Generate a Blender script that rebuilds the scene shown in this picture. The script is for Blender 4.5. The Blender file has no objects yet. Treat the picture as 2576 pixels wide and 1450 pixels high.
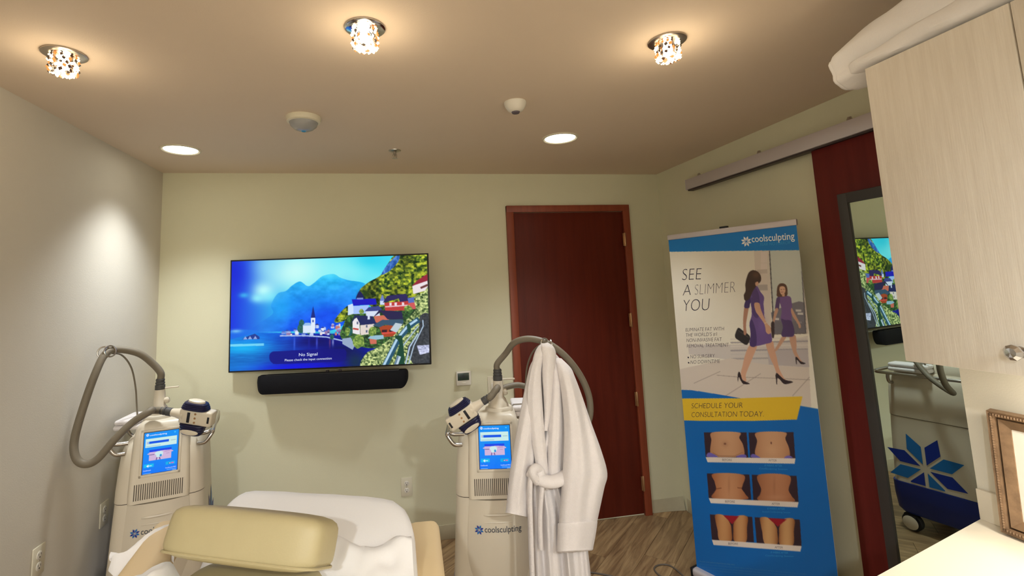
import bpy, bmesh, math, random
import numpy as np
from mathutils import Vector, Matrix

random.seed(7)
rng = np.random.default_rng(7)
sc = bpy.context.scene
COL = sc.collection

# ------------------------------------------------------------------ camera
F, YAW, PIT, ROL, HC, SX, SY = 1216.0, .1718, .1174, -.0377, 1.618, -112.1, -144.2
D, XL, XR, H = 3.339, -1.402, 2.068, 2.428           # room: back wall, left wall, right wall, ceiling
YB = -2.1                                            # wall behind the camera
_cy, _sy, _cp, _sp, _cr, _sr = math.cos(YAW), math.sin(YAW), math.cos(PIT), math.sin(PIT), math.cos(ROL), math.sin(ROL)
FW = np.array([_sy*_cp, _cy*_cp, _sp]); _rt = np.array([_cy, -_sy, 0]); _up = np.cross(_rt, FW)
RT = _cr*_rt+_sr*_up; UP = -_sr*_rt+_cr*_up
CAM = np.array([0, 0, HC])
cd = bpy.data.cameras.new('camera'); cam = bpy.data.objects.new('camera', cd); COL.objects.link(cam)
cd.sensor_width = 36; cd.sensor_fit = 'HORIZONTAL'; cd.lens = F*36/2576
cd.shift_x = -SX/2576; cd.shift_y = SY/2576; cd.clip_start = .02
cam.matrix_world = Matrix(((RT[0], UP[0], -FW[0], 0), (RT[1], UP[1], -FW[1], 0), (RT[2], UP[2], -FW[2], HC), (0, 0, 0, 1)))
sc.camera = cam
# ------------------------------------------------------------------ world, exposure
EXPO = 0.8
SCR = 1.0/(2**EXPO)
w = bpy.data.worlds.new('world'); sc.world = w; w.use_nodes = True
w.node_tree.nodes['Background'].inputs[0].default_value = (.9, .85, .8, 1)
w.node_tree.nodes['Background'].inputs[1].default_value = .02
sc.view_settings.view_transform = 'Standard'; sc.view_settings.look = 'None'
sc.view_settings.exposure = EXPO; sc.view_settings.gamma = 1; sc.view_settings.use_curve_mapping = False
E_DOWN, E_CRYS, E_REAR, E_CAB = 45.0, .6, 103.0, 4.0

# ------------------------------------------------------------------ pixel helpers (directions only; depth always comes from a plane)
def ray(x, y): return FW+RT*(x-1288-SX)/F-UP*(y-725-SY)/F
def _pl(x, y, ax, v):
    d = ray(x, y); return CAM+d*(v-CAM[ax])/d[ax]
def onX(x, y, v): return _pl(x, y, 0, v)
def onY(x, y, v): return _pl(x, y, 1, v)
def onZ(x, y, v): return _pl(x, y, 2, v)
def proj(P):
    d = np.asarray(P)-CAM; k = F/(d@FW); return 1288+SX+k*(d@RT), 725+SY-k*(d@UP)

# ------------------------------------------------------------------ materials
def lin(c):
    c = np.asarray(c, float)/255.0
    return np.where(c <= .04045, c/12.92, ((c+.055)/1.055)**2.4)
MATS = {}
def mat(name, rgb, rough=.5, metal=0., var=0., vscale=6., stretch=(1, 1, 1), bump=0., bscale=200., spec=.5, rot=0., coat=0., sheen=0., dark=None):
    m = bpy.data.materials.new(name); m.use_nodes = True; nt = m.node_tree; b = nt.nodes['Principled BSDF']
    c = tuple(lin(rgb))+(1,)
    b.inputs['Base Color'].default_value = c; b.inputs['Roughness'].default_value = rough; b.inputs['Metallic'].default_value = metal
    b.inputs['Specular IOR Level'].default_value = spec; b.inputs['Coat Weight'].default_value = coat; b.inputs['Sheen Weight'].default_value = sheen
    if var or bump:
        tc = nt.nodes.new('ShaderNodeTexCoord'); mp = nt.nodes.new('ShaderNodeMapping')
        mp.inputs['Scale'].default_value = stretch; mp.inputs['Rotation'].default_value = (0, 0, rot)
        nt.links.new(tc.outputs['Object'], mp.inputs['Vector'])
    if var:
        n = nt.nodes.new('ShaderNodeTexNoise'); n.inputs['Scale'].default_value = vscale; n.inputs['Detail'].default_value = 6; n.inputs['Roughness'].default_value = .65
        nt.links.new(mp.outputs[0], n.inputs['Vector'])
        r = nt.nodes.new('ShaderNodeValToRGB'); r.color_ramp.elements[0].position = .3; r.color_ramp.elements[1].position = .72
        d = tuple(lin(dark))+(1,) if dark is not None else tuple(x*(1-var) for x in c[:3])+(1,)
        r.color_ramp.elements[0].color = d; r.color_ramp.elements[1].color = c
        nt.links.new(n.outputs['Fac'], r.inputs['Fac']); nt.links.new(r.outputs[0], b.inputs['Base Color'])
    if bump:
        n2 = nt.nodes.new('ShaderNodeTexNoise'); n2.inputs['Scale'].default_value = bscale; n2.inputs['Detail'].default_value = 3
        nt.links.new(mp.outputs[0], n2.inputs['Vector'])
        bp = nt.nodes.new('ShaderNodeBump'); bp.inputs['Strength'].default_value = bump; bp.inputs['Distance'].default_value = .004
        nt.links.new(n2.outputs['Fac'], bp.inputs['Height']); nt.links.new(bp.outputs[0], b.inputs['Normal'])
    MATS[name] = m; return m
def emat(name, rgb, strength):
    m = bpy.data.materials.new(name); m.use_nodes = True; nt = m.node_tree; b = nt.nodes['Principled BSDF']
    b.inputs['Base Color'].default_value = (.02, .02, .02, 1); b.inputs['Emission Color'].default_value = tuple(lin(rgb))+(1,); b.inputs['Emission Strength'].default_value = strength
    MATS[name] = m; return m
def vmat(name, emit=0., rough=.5):
    m = bpy.data.materials.new(name); m.use_nodes = True; nt = m.node_tree; b = nt.nodes['Principled BSDF']
    a = nt.nodes.new('ShaderNodeVertexColor'); a.layer_name = 'print'
    b.inputs['Roughness'].default_value = rough
    if emit:
        b.inputs['Base Color'].default_value = (.01, .01, .01, 1); b.inputs['Specular IOR Level'].default_value = .1
        nt.links.new(a.outputs[0], b.inputs['Emission Color']); b.inputs['Emission Strength'].default_value = emit
    else: nt.links.new(a.outputs[0], b.inputs['Base Color'])
    MATS[name] = m; return m

mat('wall_paint', (224, 220, 190), .75, var=.03, vscale=3, bump=.12, bscale=260)
mat('wall_paint_left', (212, 204, 188), .75, var=.03, vscale=3, bump=.12, bscale=260)
mat('ceiling_paint', (224, 205, 182), .85, var=.02, vscale=3, bump=.08, bscale=240)
mat('counter_wall_paint', (232, 228, 214), .7, var=.02, vscale=3, bump=.1, bscale=260)
mat('baseboard_vinyl', (206, 198, 170), .5, var=.12, vscale=14)
mat('subfloor', (40, 32, 24), .9)
mat('door_wood', (102, 38, 24), .42, var=.35, vscale=3.5, stretch=(6, 6, .5), dark=(84, 29, 19), bump=.05, bscale=60, spec=.2)
mat('door_frame_wood', (150, 72, 44), .45, var=.3, vscale=4, stretch=(8, 8, .6), dark=(128, 56, 34))
mat('slide_door_wood', (116, 42, 38), .42, var=.35, vscale=3.5, stretch=(6, 6, .5), dark=(98, 32, 30), spec=.25)
mat('brass', (190, 150, 110), .35, .8)
mat('steel', (190, 184, 176), .28, 1.)
mat('chrome', (205, 205, 208), .12, 1.)
mat('aluminium', (206, 198, 200), .42, .35)
mat('dark_track', (70, 60, 58), .5, .4)
mat('charcoal_frame', (62, 60, 60), .45)
mat('mirror_glass', (212, 226, 218), .0, 1.)
mat('white_plastic', (228, 222, 208), .42)
mat('ivory_plastic', (222, 214, 190), .45)
mat('screen_dark', (52, 66, 60), .25)
mat('black_plastic', (14, 14, 18), .35)
mat('socket_dark', (40, 34, 28), .6)
mat('speaker_cloth', (7, 8, 16), .7, bump=.3, bscale=500, spec=.25)
mat('machine_white', (220, 208, 186), .4, var=.02, vscale=5)
mat('machine_seam', (96, 86, 72), .7)
mat('machine_blue', (22, 44, 128), .4)
mat('petal_dark', (16, 48, 150), .4)
mat('petal_light', (24, 112, 186), .4)
mat('logo_grey', (58, 64, 76), .5)
mat('hose_grey', (118, 108, 90), .6, bump=.08, bscale=90)
mat('hose_clip', (74, 72, 70), .6)
mat('navy_rubber', (12, 14, 58), .45)
mat('label_black', (24, 26, 34), .4)
mat('tyre', (40, 40, 42), .6)
mat('terry', (236, 228, 224), .95, bump=.55, bscale=420, sheen=.3, var=.05, vscale=60)
mat('sheet', (238, 234, 230), .85, bump=.1, bscale=160, sheen=.1)
mat('vinyl_beige', (232, 205, 158), .5, bump=.06, bscale=150)
mat('vinyl_olive', (190, 175, 132), .5, bump=.08, bscale=150, var=.06, vscale=8)
mat('cabinet_wood', (236, 228, 214), .5, var=.16, vscale=7, stretch=(14, 14, .7), dark=(222, 212, 196), bump=.1, bscale=30)
mat('counter_top', (244, 236, 218), .35)
mat('frame_bronze', (158, 128, 98), .45, .15, var=.45, vscale=22, dark=(116, 92, 70), bump=.3, bscale=80)
mat('mat_board', (244, 240, 230), .8)
mat('crystal_dark', (60, 34, 20), .08, .0, spec=1.)
mat('crystal_gap', (120, 110, 104), .05, .6)
mat('text_white', (240, 240, 236), .6)
mat('text_ink', (44, 42, 60), .6)
mat('text_grey', (92, 84, 92), .6)
mat('text_cyan', (64, 160, 214), .6)
mat('text_faint', (70, 130, 178), .6)
mat('cable_grey', (92, 82, 72), .6)
emat('glow_white', (255, 250, 232), 6.0)
emat('glow_crystal', (255, 226, 176), 3.0)  # emission stands in for bulb light refracted by the crystals
emat('glow_amber', (236, 140, 60), .8)  # amber crystals also given bulb glow as emission
emat('glow_strip', (255, 236, 200), 6.0)
emat('text_glow', (225, 235, 255), 1.0*SCR)
vmat('tv_picture', 1.0*SCR)
vmat('panel_picture', .95*SCR)
vmat('banner_print', 0, .45)
# floor planks: colour differs from plank to plank
def plank_mat(ang):
    m = bpy.data.materials.new('wood_planks'); m.use_nodes = True; nt = m.node_tree; b = nt.nodes['Principled BSDF']; N = nt.nodes.new; L = nt.links.new
    oi = N('ShaderNodeObjectInfo'); tc = N('ShaderNodeTexCoord'); mp = N('ShaderNodeMapping'); mp.inputs['Rotation'].default_value = (0, 0, -ang); mp.inputs['Scale'].default_value = (1.2, 14, 1)
    v2 = N('ShaderNodeVectorRotate'); v2.rotation_type = 'Z_AXIS'; v2.inputs['Angle'].default_value = -ang
    L(tc.outputs['Object'], v2.inputs['Vector'])
    mu = N('ShaderNodeVectorMath'); mu.operation = 'MULTIPLY'; mu.inputs[1].default_value = (1.3, 13, 1); L(v2.outputs[0], mu.inputs[0])
    ad = N('ShaderNodeVectorMath'); ad.operation = 'ADD'; L(mu.outputs[0], ad.inputs[0])
    cx = N('ShaderNodeCombineXYZ'); mm = N('ShaderNodeMath'); mm.operation = 'MULTIPLY'; mm.inputs[1].default_value = 50; L(oi.outputs['Random'], mm.inputs[0]); L(mm.outputs[0], cx.inputs[0]); L(mm.outputs[0], cx.inputs[2]); L(cx.outputs[0], ad.inputs[1])
    n = N('ShaderNodeTexNoise'); n.inputs['Scale'].default_value = 2.2; n.inputs['Detail'].default_value = 7; n.inputs['Roughness'].default_value = .6; n.inputs['Distortion'].default_value = .8; L(ad.outputs[0], n.inputs['Vector'])
    r = N('ShaderNodeValToRGB'); e = r.color_ramp.elements; e[0].position = .3; e[0].color = tuple(lin((112, 82, 54)))+(1,); e[1].position = .7; e[1].color = tuple(lin((188, 156, 112)))+(1,)
    L(n.outputs['Fac'], r.inputs['Fac'])
    h = N('ShaderNodeHueSaturation'); mr = N('ShaderNodeMapRange'); mr.inputs['To Min'].default_value = .78; mr.inputs['To Max'].default_value = 1.12; L(oi.outputs['Random'], mr.inputs['Value']); L(mr.outputs[0], h.inputs['Value']); L(r.outputs[0], h.inputs['Color'])
    L(h.outputs[0], b.inputs['Base Color']); b.inputs['Roughness'].default_value = .5
    MATS['wood_planks'] = m
PANG = math.radians(44)
plank_mat(PANG)

# ------------------------------------------------------------------ mesh helpers
def catmull(pts, n=6, closed=False):
    P = [np.asarray(p, float) for p in pts]; out = []; L = len(P)
    rg = range(L) if closed else range(L-1)
    for i in rg:
        if closed: a, b, c, d = P[(i-1) % L], P[i], P[(i+1) % L], P[(i+2) % L]
        else: a, b, c, d = P[max(i-1, 0)], P[i], P[i+1], P[min(i+2, L-1)]
        for k in range(n):
            t = k/n; out.append(.5*((2*b)+(-a+c)*t+(2*a-5*b+4*c-d)*t*t+(-a+3*b-3*c+d)*t**3))
    if not closed: out.append(P[-1])
    return out
class MB:
    def __init__(s): s.v = []; s.f = []
    def add(s, v, f, M=None):
        o = len(s.v)
        for p in v:
            p = Vector([float(t) for t in p]); s.v.append(tuple(M @ p) if M is not None else tuple(p))
        s.f += [tuple(i+o for i in q) for q in f]; return s
    def box(s, c, d, bev=0., seg=2, M=None):
        bm = bmesh.new(); bmesh.ops.create_cube(bm, size=1)
        for v in bm.verts: v.co = Vector((v.co.x*d[0]+c[0], v.co.y*d[1]+c[1], v.co.z*d[2]+c[2]))
        if bev: bmesh.ops.bevel(bm, geom=list(bm.edges), offset=min(bev, min(d)*.49), segments=seg, profile=.5, affect='EDGES')
        bm.verts.index_update(); s.add([v.co for v in bm.verts], [[v.index for v in f.verts] for f in bm.faces], M); bm.free(); return s
    def b2(s, x0, x1, y0, y1, z0, z1, bev=0., seg=2, M=None): return s.box(((x0+x1)/2, (y0+y1)/2, (z0+z1)/2), (abs(x1-x0), abs(y1-y0), abs(z1-z0)), bev, seg, M)
    def tube(s, pts, r, n=10, closed=False, caps=True, flat=None, M=None):
        P = [np.asarray(p, float) for p in pts]; L = len(P); rr = r if hasattr(r, '__len__') else [r]*L
        V = []; prev = None
        for i in range(L):
            a = P[(i-1) % L] if closed or i > 0 else P[i]; b = P[(i+1) % L] if closed or i < L-1 else P[i]
            t = b-a; t = t/(np.linalg.norm(t)+1e-12)
            if prev is None:
                q = np.array([0, 0, 1.]) if abs(t[2]) < .9 else np.array([1., 0, 0]); u = np.cross(t, q)
            else: u = prev-t*(prev@t)
            u = u/(np.linalg.norm(u)+1e-12); prev = u; w_ = np.cross(t, u)
            for k in range(n):
                an = 2*math.pi*k/n; d = u*math.cos(an)+w_*math.sin(an)*(flat or 1.); V.append(P[i]+d*rr[i])
        Fc = []
        for i in range(L if closed else L-1):
            j = (i+1) % L
            for k in range(n): k2 = (k+1) % n; Fc.append((i*n+k, i*n+k2, j*n+k2, j*n+k))
        if caps and not closed: Fc += [tuple(range(n))[::-1], tuple((L-1)*n+k for k in range(n))]
        return s.add(V, Fc, M)
    def lathe(s, prof, c=(0, 0, 0), n=24, M=None, cap=True):
        V = []; Fc = []; L = len(prof)
        for r, z in prof:
            for k in range(n): a = 2*math.pi*k/n; V.append((c[0]+r*math.cos(a), c[1]+r*math.sin(a), c[2]+z))
        for i in range(L-1):
            for k in range(n): k2 = (k+1) % n; Fc.append((i*n+k, i*n+k2, (i+1)*n+k2, (i+1)*n+k))
        if cap: Fc += [tuple(range(n))[::-1], tuple((L-1)*n+k for k in range(n))]
        return s.add(V, Fc, M)
    def loft(s, rings, caps=True, M=None):
        n = len(rings[0]); V = [p for r in rings for p in r]; Fc = []
        for i in range(len(rings)-1):
            for k in range(n): k2 = (k+1) % n; Fc.append((i*n+k, i*n+k2, (i+1)*n+k2, (i+1)*n+k))
        if caps: Fc += [tuple(range(n))[::-1], tuple((len(rings)-1)*n+k for k in range(n))]
        return s.add(V, Fc, M)
    def prism(s, poly, P0, P1, M=None):
        # poly: list of 2D, P0/P1: functions mapping 2D to near and far faces
        n = len(poly); V = [P0(*p) for p in poly]+[P1(*p) for p in poly]
        Fc = [tuple(range(n)), tuple(range(2*n-1, n-1, -1))]+[(k, k+n, (k+1) % n+n, (k+1) % n) for k in range(n)]
        return s.add(V, Fc, M)
    def grid(s, G, M=None, thick=None):
        R, Cn = len(G), len(G[0]); V = [p for r in G for p in r]
        Fc = [(i*Cn+j, i*Cn+j+1, (i+1)*Cn+j+1, (i+1)*Cn+j) for i in range(R-1) for j in range(Cn-1)]
        if thick is not None:
            o = len(V); V = V+[np.asarray(p, float)-np.asarray(thick, float) for p in V]
            Fc += [tuple(i+o for i in q[::-1]) for q in Fc]
            bd = [j for j in range(Cn)]+[i*Cn+Cn-1 for i in range(1, R)]+[(R-1)*Cn+j for j in range(Cn-2, -1, -1)]+[i*Cn for i in range(R-2, 0, -1)]
            Fc += [(bd[k], bd[(k+1) % len(bd)], bd[(k+1) % len(bd)]+o, bd[k]+o) for k in range(len(bd))]
        return s.add(V, Fc, M)
    def mesh(s, name, m, smooth=40):
        me = bpy.data.meshes.new(name); me.from_pydata(s.v, [], s.f)
        bm = bmesh.new(); bm.from_mesh(me); bmesh.ops.recalc_face_normals(bm, faces=bm.faces); bm.to_mesh(me); bm.free()
        me.materials.append(MATS[m])
        if smooth:
            me.polygons.foreach_set('use_smooth', [True]*len(me.polygons)); me.set_sharp_from_angle(angle=math.radians(smooth))
        me.update(); return me
    def build(s, name, m, parent=None, smooth=40, world=False, sub=0):
        me = s.mesh(name, m, smooth)
        o = bpy.data.objects.new(name, me); COL.objects.link(o)
        if parent is not None:
            o.parent = parent
            if world: me.transform(wm(parent).inverted())
        if sub:
            md = o.modifiers.new('smooth', 'SUBSURF'); md.levels = sub; md.render_levels = sub
        return o
WM = {}
def wm(o):
    M = Matrix.LocRotScale(o.location, o.rotation_euler, o.scale)
    return wm(o.parent) @ M if o.parent else M
def tag(o, label=None, cat=None, group=None, kind=None):
    if label: o['label'] = label
    if cat: o['category'] = cat
    if group: o['group'] = group
    if kind: o['kind'] = kind
    return o
def thing(name, label, cat, loc=(0, 0, 0), rz=0., group=None):
    o = bpy.data.objects.new(name, None); COL.objects.link(o); o.location = [float(t) for t in loc]; o.rotation_euler = (0, 0, rz); o.empty_display_size = .05
    return tag(o, label, cat, group)
def copy_tree(o, parent=None):
    c = o.copy(); COL.objects.link(c); c.parent = parent
    for ch in list(o.children): copy_tree(ch, c)
    return c
def frameM(o, ex, ey, ez):
    return Matrix(((ex[0], ey[0], ez[0], o[0]), (ex[1], ey[1], ez[1], o[1]), (ex[2], ey[2], ez[2], o[2]), (0, 0, 0, 1)))
def text_geo(s, shear=0., offset=0.):
    c = bpy.data.curves.new('lettering', 'FONT'); c.body = s; c.size = 1; c.shear = shear; c.offset = offset; c.resolution_u = 4
    o = bpy.data.objects.new('lettering', c); me = bpy.data.meshes.new_from_object(o)
    V = np.array([v.co[:] for v in me.vertices]) if len(me.vertices) else np.zeros((0, 3)); Fc = [tuple(p.vertices) for p in me.polygons]
    bpy.data.objects.remove(o); bpy.data.curves.remove(c); bpy.data.meshes.remove(me); return V, Fc
CAPH = text_geo('H')[0][:, 1].max()
def lettering_on(name, s, x0, x1, z, cap, fn, m, parent, offset=0.):
    g, Fc = text_geo(s, 0., offset); a, b = g[:, 0].min(), g[:, 0].max()
    return MB().add([fn(x0+(p[0]-a)/(b-a)*(x1-x0), z+p[1]/CAPH*cap) for p in g], Fc).build(name, m, parent, smooth=0)
def lettering(name, s, A, B, V, m, parent, n, eps=.0008, shear=0., offset=0., world=True):
    """text whose baseline runs from A to B; V = up vector with the length of a capital"""
    g, Fc = text_geo(s, shear, offset); A, B, V, n = [np.asarray(t, float) for t in (A, B, V, n)]
    x0, x1 = g[:, 0].min(), g[:, 0].max()
    P = [A+(p[0]-x0)/(x1-x0)*(B-A)+p[1]/CAPH*V+n*eps for p in g]
    mb = MB().add(P, Fc); return mb.build(name, m, parent, smooth=0, world=world)

# ------------------------------------------------------------------ painter for flat print and screens
_lat = rng.random((128, 128))
def vnoise(x, y, octv=3):
    o = 0; a = .5; tot = 0
    for k in range(octv):
        xi = np.floor(x).astype(int); yi = np.floor(y).astype(int); fx = x-xi; fy = y-yi; fx = fx*fx*(3-2*fx); fy = fy*fy*(3-2*fy)
        g = lambda i, j: _lat[(i+17*k) % 128, (j+31*k) % 128]
        o = o+a*((g(xi, yi)*(1-fx)+g(xi+1, yi)*fx)*(1-fy)+(g(xi, yi+1)*(1-fx)+g(xi+1, yi+1)*fx)*fy); tot += a; a *= .5; x = x*2.03; y = y*2.03
    return o/tot
class Art:
    def __init__(s, PX, PY, base):
        s.PX, s.PY = PX, PY; s.c = np.empty(PX.shape+(3,)); s.c[:] = base; s.T = (0, 0, 1)
    def at(s, ox, oy, k): s.T = (ox, oy, k); return s
    def _t(s, p): return [(s.T[0]+x/s.T[2], s.T[1]+y/s.T[2]) for x, y in p]
    def _put(s, I, inside, col, a, X, Y):
        c = np.asarray(col(X[inside], Y[inside]) if callable(col) else col, float)
        J = (I[0][inside], I[1][inside]); aa = a(X[inside], Y[inside])[:, None] if callable(a) else a
        s.c[J] = s.c[J]*(1-aa)+c*aa
    def poly(s, pts, col, a=1.):
        p = s._t(pts); xs = [q[0] for q in p]; ys = [q[1] for q in p]
        I = np.nonzero((s.PX >= min(xs)) & (s.PX <= max(xs)) & (s.PY >= min(ys)) & (s.PY <= max(ys)))
        if not len(I[0]): return s
        X, Y = s.PX[I], s.PY[I]; ins = np.zeros(X.shape, bool); n = len(p)
        for i in range(n):
            x1, y1 = p[i]; x2, y2 = p[(i+1) % n]
            if y1 == y2: continue
            ins ^= ((y1 > Y) != (y2 > Y)) & (X < (x2-x1)*(Y-y1)/(y2-y1)+x1)
        s._put(I, ins, col, a, X, Y); return s
    def curve(s, pts, col, a=1., n=6): return s.poly([tuple(q) for q in catmull(pts, n, True)], col, a)
    def rect(s, x0, y0, x1, y1, col, a=1.): return s.poly([(x0, y0), (x1, y0), (x1, y1), (x0, y1)], col, a)
    def ell(s, cx, cy, rx, ry, col, a=1.): return s.poly([(cx+rx*math.cos(t), cy+ry*math.sin(t)) for t in np.linspace(0, 2*math.pi, 28, endpoint=False)], col, a)
    def soft(s, cx, cy, rx, ry, col, a=1.):
        (cx, cy), = s._t([(cx, cy)]); k = s.T[2]; rx /= k; ry /= k
        d = np.exp(-(((s.PX-cx)/rx)**2+((s.PY-cy)/ry)**2)*1.2)[..., None]*a
        s.c = s.c*(1-d)+np.asarray(col, float)*d; return s
    def line(s, pts, wd, col, a=1.):
        for (x1, y1), (x2, y2) in zip(pts[:-1], pts[1:]):
            L = math.hypot(x2-x1, y2-y1) or 1; nx, ny = -(y2-y1)/L*wd/2, (x2-x1)/L*wd/2
            s.poly([(x1+nx, y1+ny), (x2+nx, y2+ny), (x2-nx, y2-ny), (x1-nx, y1-ny)], col, a)
        return s
    def down(s, k): R, Cn = s.c.shape[:2]; return s.c.reshape(R//k, k, Cn//k, k, 3).mean((1, 3))
def print_mesh(name, G, cols, m, parent, world=True):
    """G: rows x cols x 3 points, cols: rows x cols x 3 sRGB 0-255"""
    R, Cn = G.shape[:2]; me = bpy.data.meshes.new(name)
    idx = np.arange(R*Cn).reshape(R, Cn); q = np.stack([idx[:-1, :-1], idx[1:, :-1], idx[1:, 1:], idx[:-1, 1:]], -1).reshape(-1, 4)
    P = G.reshape(-1, 3)
    me.vertices.add(R*Cn); me.vertices.foreach_set('co', P.astype(np.float32).ravel())
    me.loops.add(q.size); me.loops.foreach_set('vertex_index', q.ravel().astype(np.int32))
    me.polygons.add(len(q)); me.polygons.foreach_set('loop_start', np.arange(0, q.size, 4, dtype=np.int32)); me.update(calc_edges=True)
    at = me.color_attributes.new('print', 'FLOAT_COLOR', 'POINT')
    L = lin(np.clip(cols, 0, 255)).reshape(-1, 3); at.data.foreach_set('color', np.concatenate([L, np.ones((len(L), 1))], 1).astype(np.float32).ravel())
    me.materials.append(MATS[m]); me.validate()
    o = bpy.data.objects.new(name, me); COL.objects.link(o)
    if parent is not None:
        o.parent = parent
        if world: me.transform(wm(parent).inverted())
    return o

# ================================================================== THE SETTING
def struct(o): o['kind'] = 'structure'; return o
T = .1
struct(MB().b2(XL-T, XR+T, D, D+T, -.05, H+T).build('wall_back', 'wall_paint', smooth=0))
struct(MB().b2(XL-T, XL, YB, D, -.05, H+T).build('wall_left', 'wall_paint_left', smooth=0))
struct(MB().b2(XR, XR+T, YB, D, -.05, H+T).build('wall_right', 'wall_paint', smooth=0))
struct(MB().b2(XL-T, XR+T, YB-T, YB, -.05, H+T).build('wall_rear', 'counter_wall_paint', smooth=0))
struct(MB().b2(XL, XR, YB, D, H, H+T).build('ceiling', 'ceiling_paint', smooth=0))
XW, YW = 1.69, 1.222        # boxed-out wall that carries the counter
struct(MB().b2(XW, XR, YB, YW, 0, H).build('wall_counter', 'counter_wall_paint', smooth=0))
floor = struct(MB().b2(XL-T, XR+T, YB-T, D+T, -.06, -.004).build('floor', 'subfloor', smooth=0))
# planks laid on the diagonal, each its own piece, clipped at the walls
def clip(poly, x0, x1, y0, y1):
    for ax, v, s in ((0, x0, 1), (0, x1, -1), (1, y0, 1), (1, y1, -1)):
        out = []
        for i in range(len(poly)):
            a, b = poly[i], poly[(i+1) % len(poly)]; da, db = (a[ax]-v)*s, (b[ax]-v)*s
            if da >= 0: out.append(a)
            if (da >= 0) != (db >= 0): t = da/(da-db); out.append((a[0]+(b[0]-a[0])*t, a[1]+(b[1]-a[1])*t))
        poly = out
        if not poly: return []
    return poly
PW, PL = .178, 1.22; cA, sA = math.cos(PANG), math.sin(PANG); g = .0009
for r in range(-30, 31):
    off = (r*.437) % 1*PL
    for k in range(-6, 7):
        u0, v0 = k*PL+off, r*PW; q = [(u0+g, v0+g), (u0+PL-g, v0+g), (u0+PL-g, v0+PW-g), (u0+g, v0+PW-g)]
        q = clip([(1+u*cA-v*sA, 2.4+u*sA+v*cA) for u, v in q], XL, XR, YB, D)
        if len(q) < 3: continue
        ar = abs(sum(q[i][0]*q[(i+1) % len(q)][1]-q[(i+1) % len(q)][0]*q[i][1] for i in range(len(q))))/2
        if ar < .003: continue
        mb = MB().prism(q, lambda x, y: (x, y, 0), lambda x, y: (x, y, -.004)); mb.build('plank', 'wood_planks', floor, smooth=0)
# door in the back wall
DX0, DX1, DZ = .862, 1.806, 2.19
dr = struct(thing('door_1', None, None, ((DX0+DX1)/2, D, 0)))
def wpart(mb, name, m, p, smooth=40): return mb.build(name, m, p, smooth=smooth, world=True)
fw_ = .052
mb = MB().b2(DX0, DX0+fw_, D-.028, D, 0, DZ-.0005, .003).b2(DX1-fw_, DX1, D-.028, D, 0, DZ-.0005, .003).b2(DX0, DX1, D-.029, D, DZ-.048, DZ, .003)
wpart(mb, 'door_frame', 'door_frame_wood', dr)
wpart(MB().b2(DX0+fw_+.003, DX1-fw_-.003, D-.012, D, .012, DZ-.051, .001), 'door_leaf', 'door_wood', dr)
for px, py in ((1574, 603), (1590, 805), (1606, 1003), (1623, 1215)):
    z = onY(px, py, D-.02)[2]
    hg = wpart(MB().lathe([(.006, -.05), (.007, -.048), (.007, .048), (.006, .05)], (DX1-fw_-.002, D-.032, z), 10), 'hinge', 'brass', dr)
    wpart(MB().b2(DX1-fw_-.016, DX1-fw_+.004, D-.0295, D-.026, z-.047, z+.047), 'hinge_plate', 'brass', hg)
# baseboards
b0 = struct(MB().b2(XL, DX0, D-.004, D, 0, .09, .0015).build('baseboard_back', 'baseboard_vinyl'))
# short length right of the door, its end peeling off the wall
G = []
for i in range(9):
    t = i/8; x = DX1+.004+t*(XR-DX1-.012); pe = .035*max(0, t-.35)**1.6
    G.append([(x, D-.004-pe*k, .088*(1-k)+.001) for k in (0, .33, .66, 1)])
struct(MB().grid(G, thick=(0, -.003, 0)).build('baseboard_corner', 'baseboard_vinyl'))
struct(MB().b2(XL, XL+.004, YB, D-.005, 0, .09, .0015).build('baseboard_left', 'baseboard_vinyl'))
struct(MB().b2(XR-.004, XR, YW, D-.04, 0, .09, .0015).build('baseboard_right', 'baseboard_vinyl'))

# ================================================================== CEILING FIXTURES
def spot(loc, e, size, blend, rad, parent, col=(.90, .955, 1)):
    l = bpy.data.lights.new('lamp_light', 'SPOT'); l.energy = e; l.spot_size = math.radians(size); l.spot_blend = blend; l.shadow_soft_size = rad; l.color = col
    o = bpy.data.objects.new('lamp_light', l); COL.objects.link(o); o.parent = parent; o.location = loc; return o
def downlight(x, y, label, e):
    t = thing('recessed_downlight', label, 'downlight', (x, y, H), 0, 'recessed downlights')
    MB().lathe([(.100, 0), (.099, -.006), (.092, -.008), (.084, -.004), (.084, 0)], n=40, cap=False).build('trim_ring', 'ivory_plastic', t)
    MB().lathe([(.083, -.001), (.083, -.0035), (.0, -.0045)], n=40).build('diffuser', 'glow_white', t)
    spot((0, 0, -.02), e, 104 if y > 0 else 170, 1. if y > 0 else .4, .07, t)
    return t
downlight(*onZ(455, 376, H)[:2], 'round lit recessed downlight nearest the left wall scallop', E_DOWN)
downlight(*onZ(1409, 347, H)[:2], 'round lit recessed downlight in front of the red door', E_DOWN)
downlight(-.8, -1.3, 'added unseen fill downlight behind the viewer, left of the room', E_REAR)  # added out of view to raise the room's brightness
downlight(.8, -1.3, 'added unseen fill downlight behind the viewer, right of the room', E_REAR)  # second added fill lamp, also out of view
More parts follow.
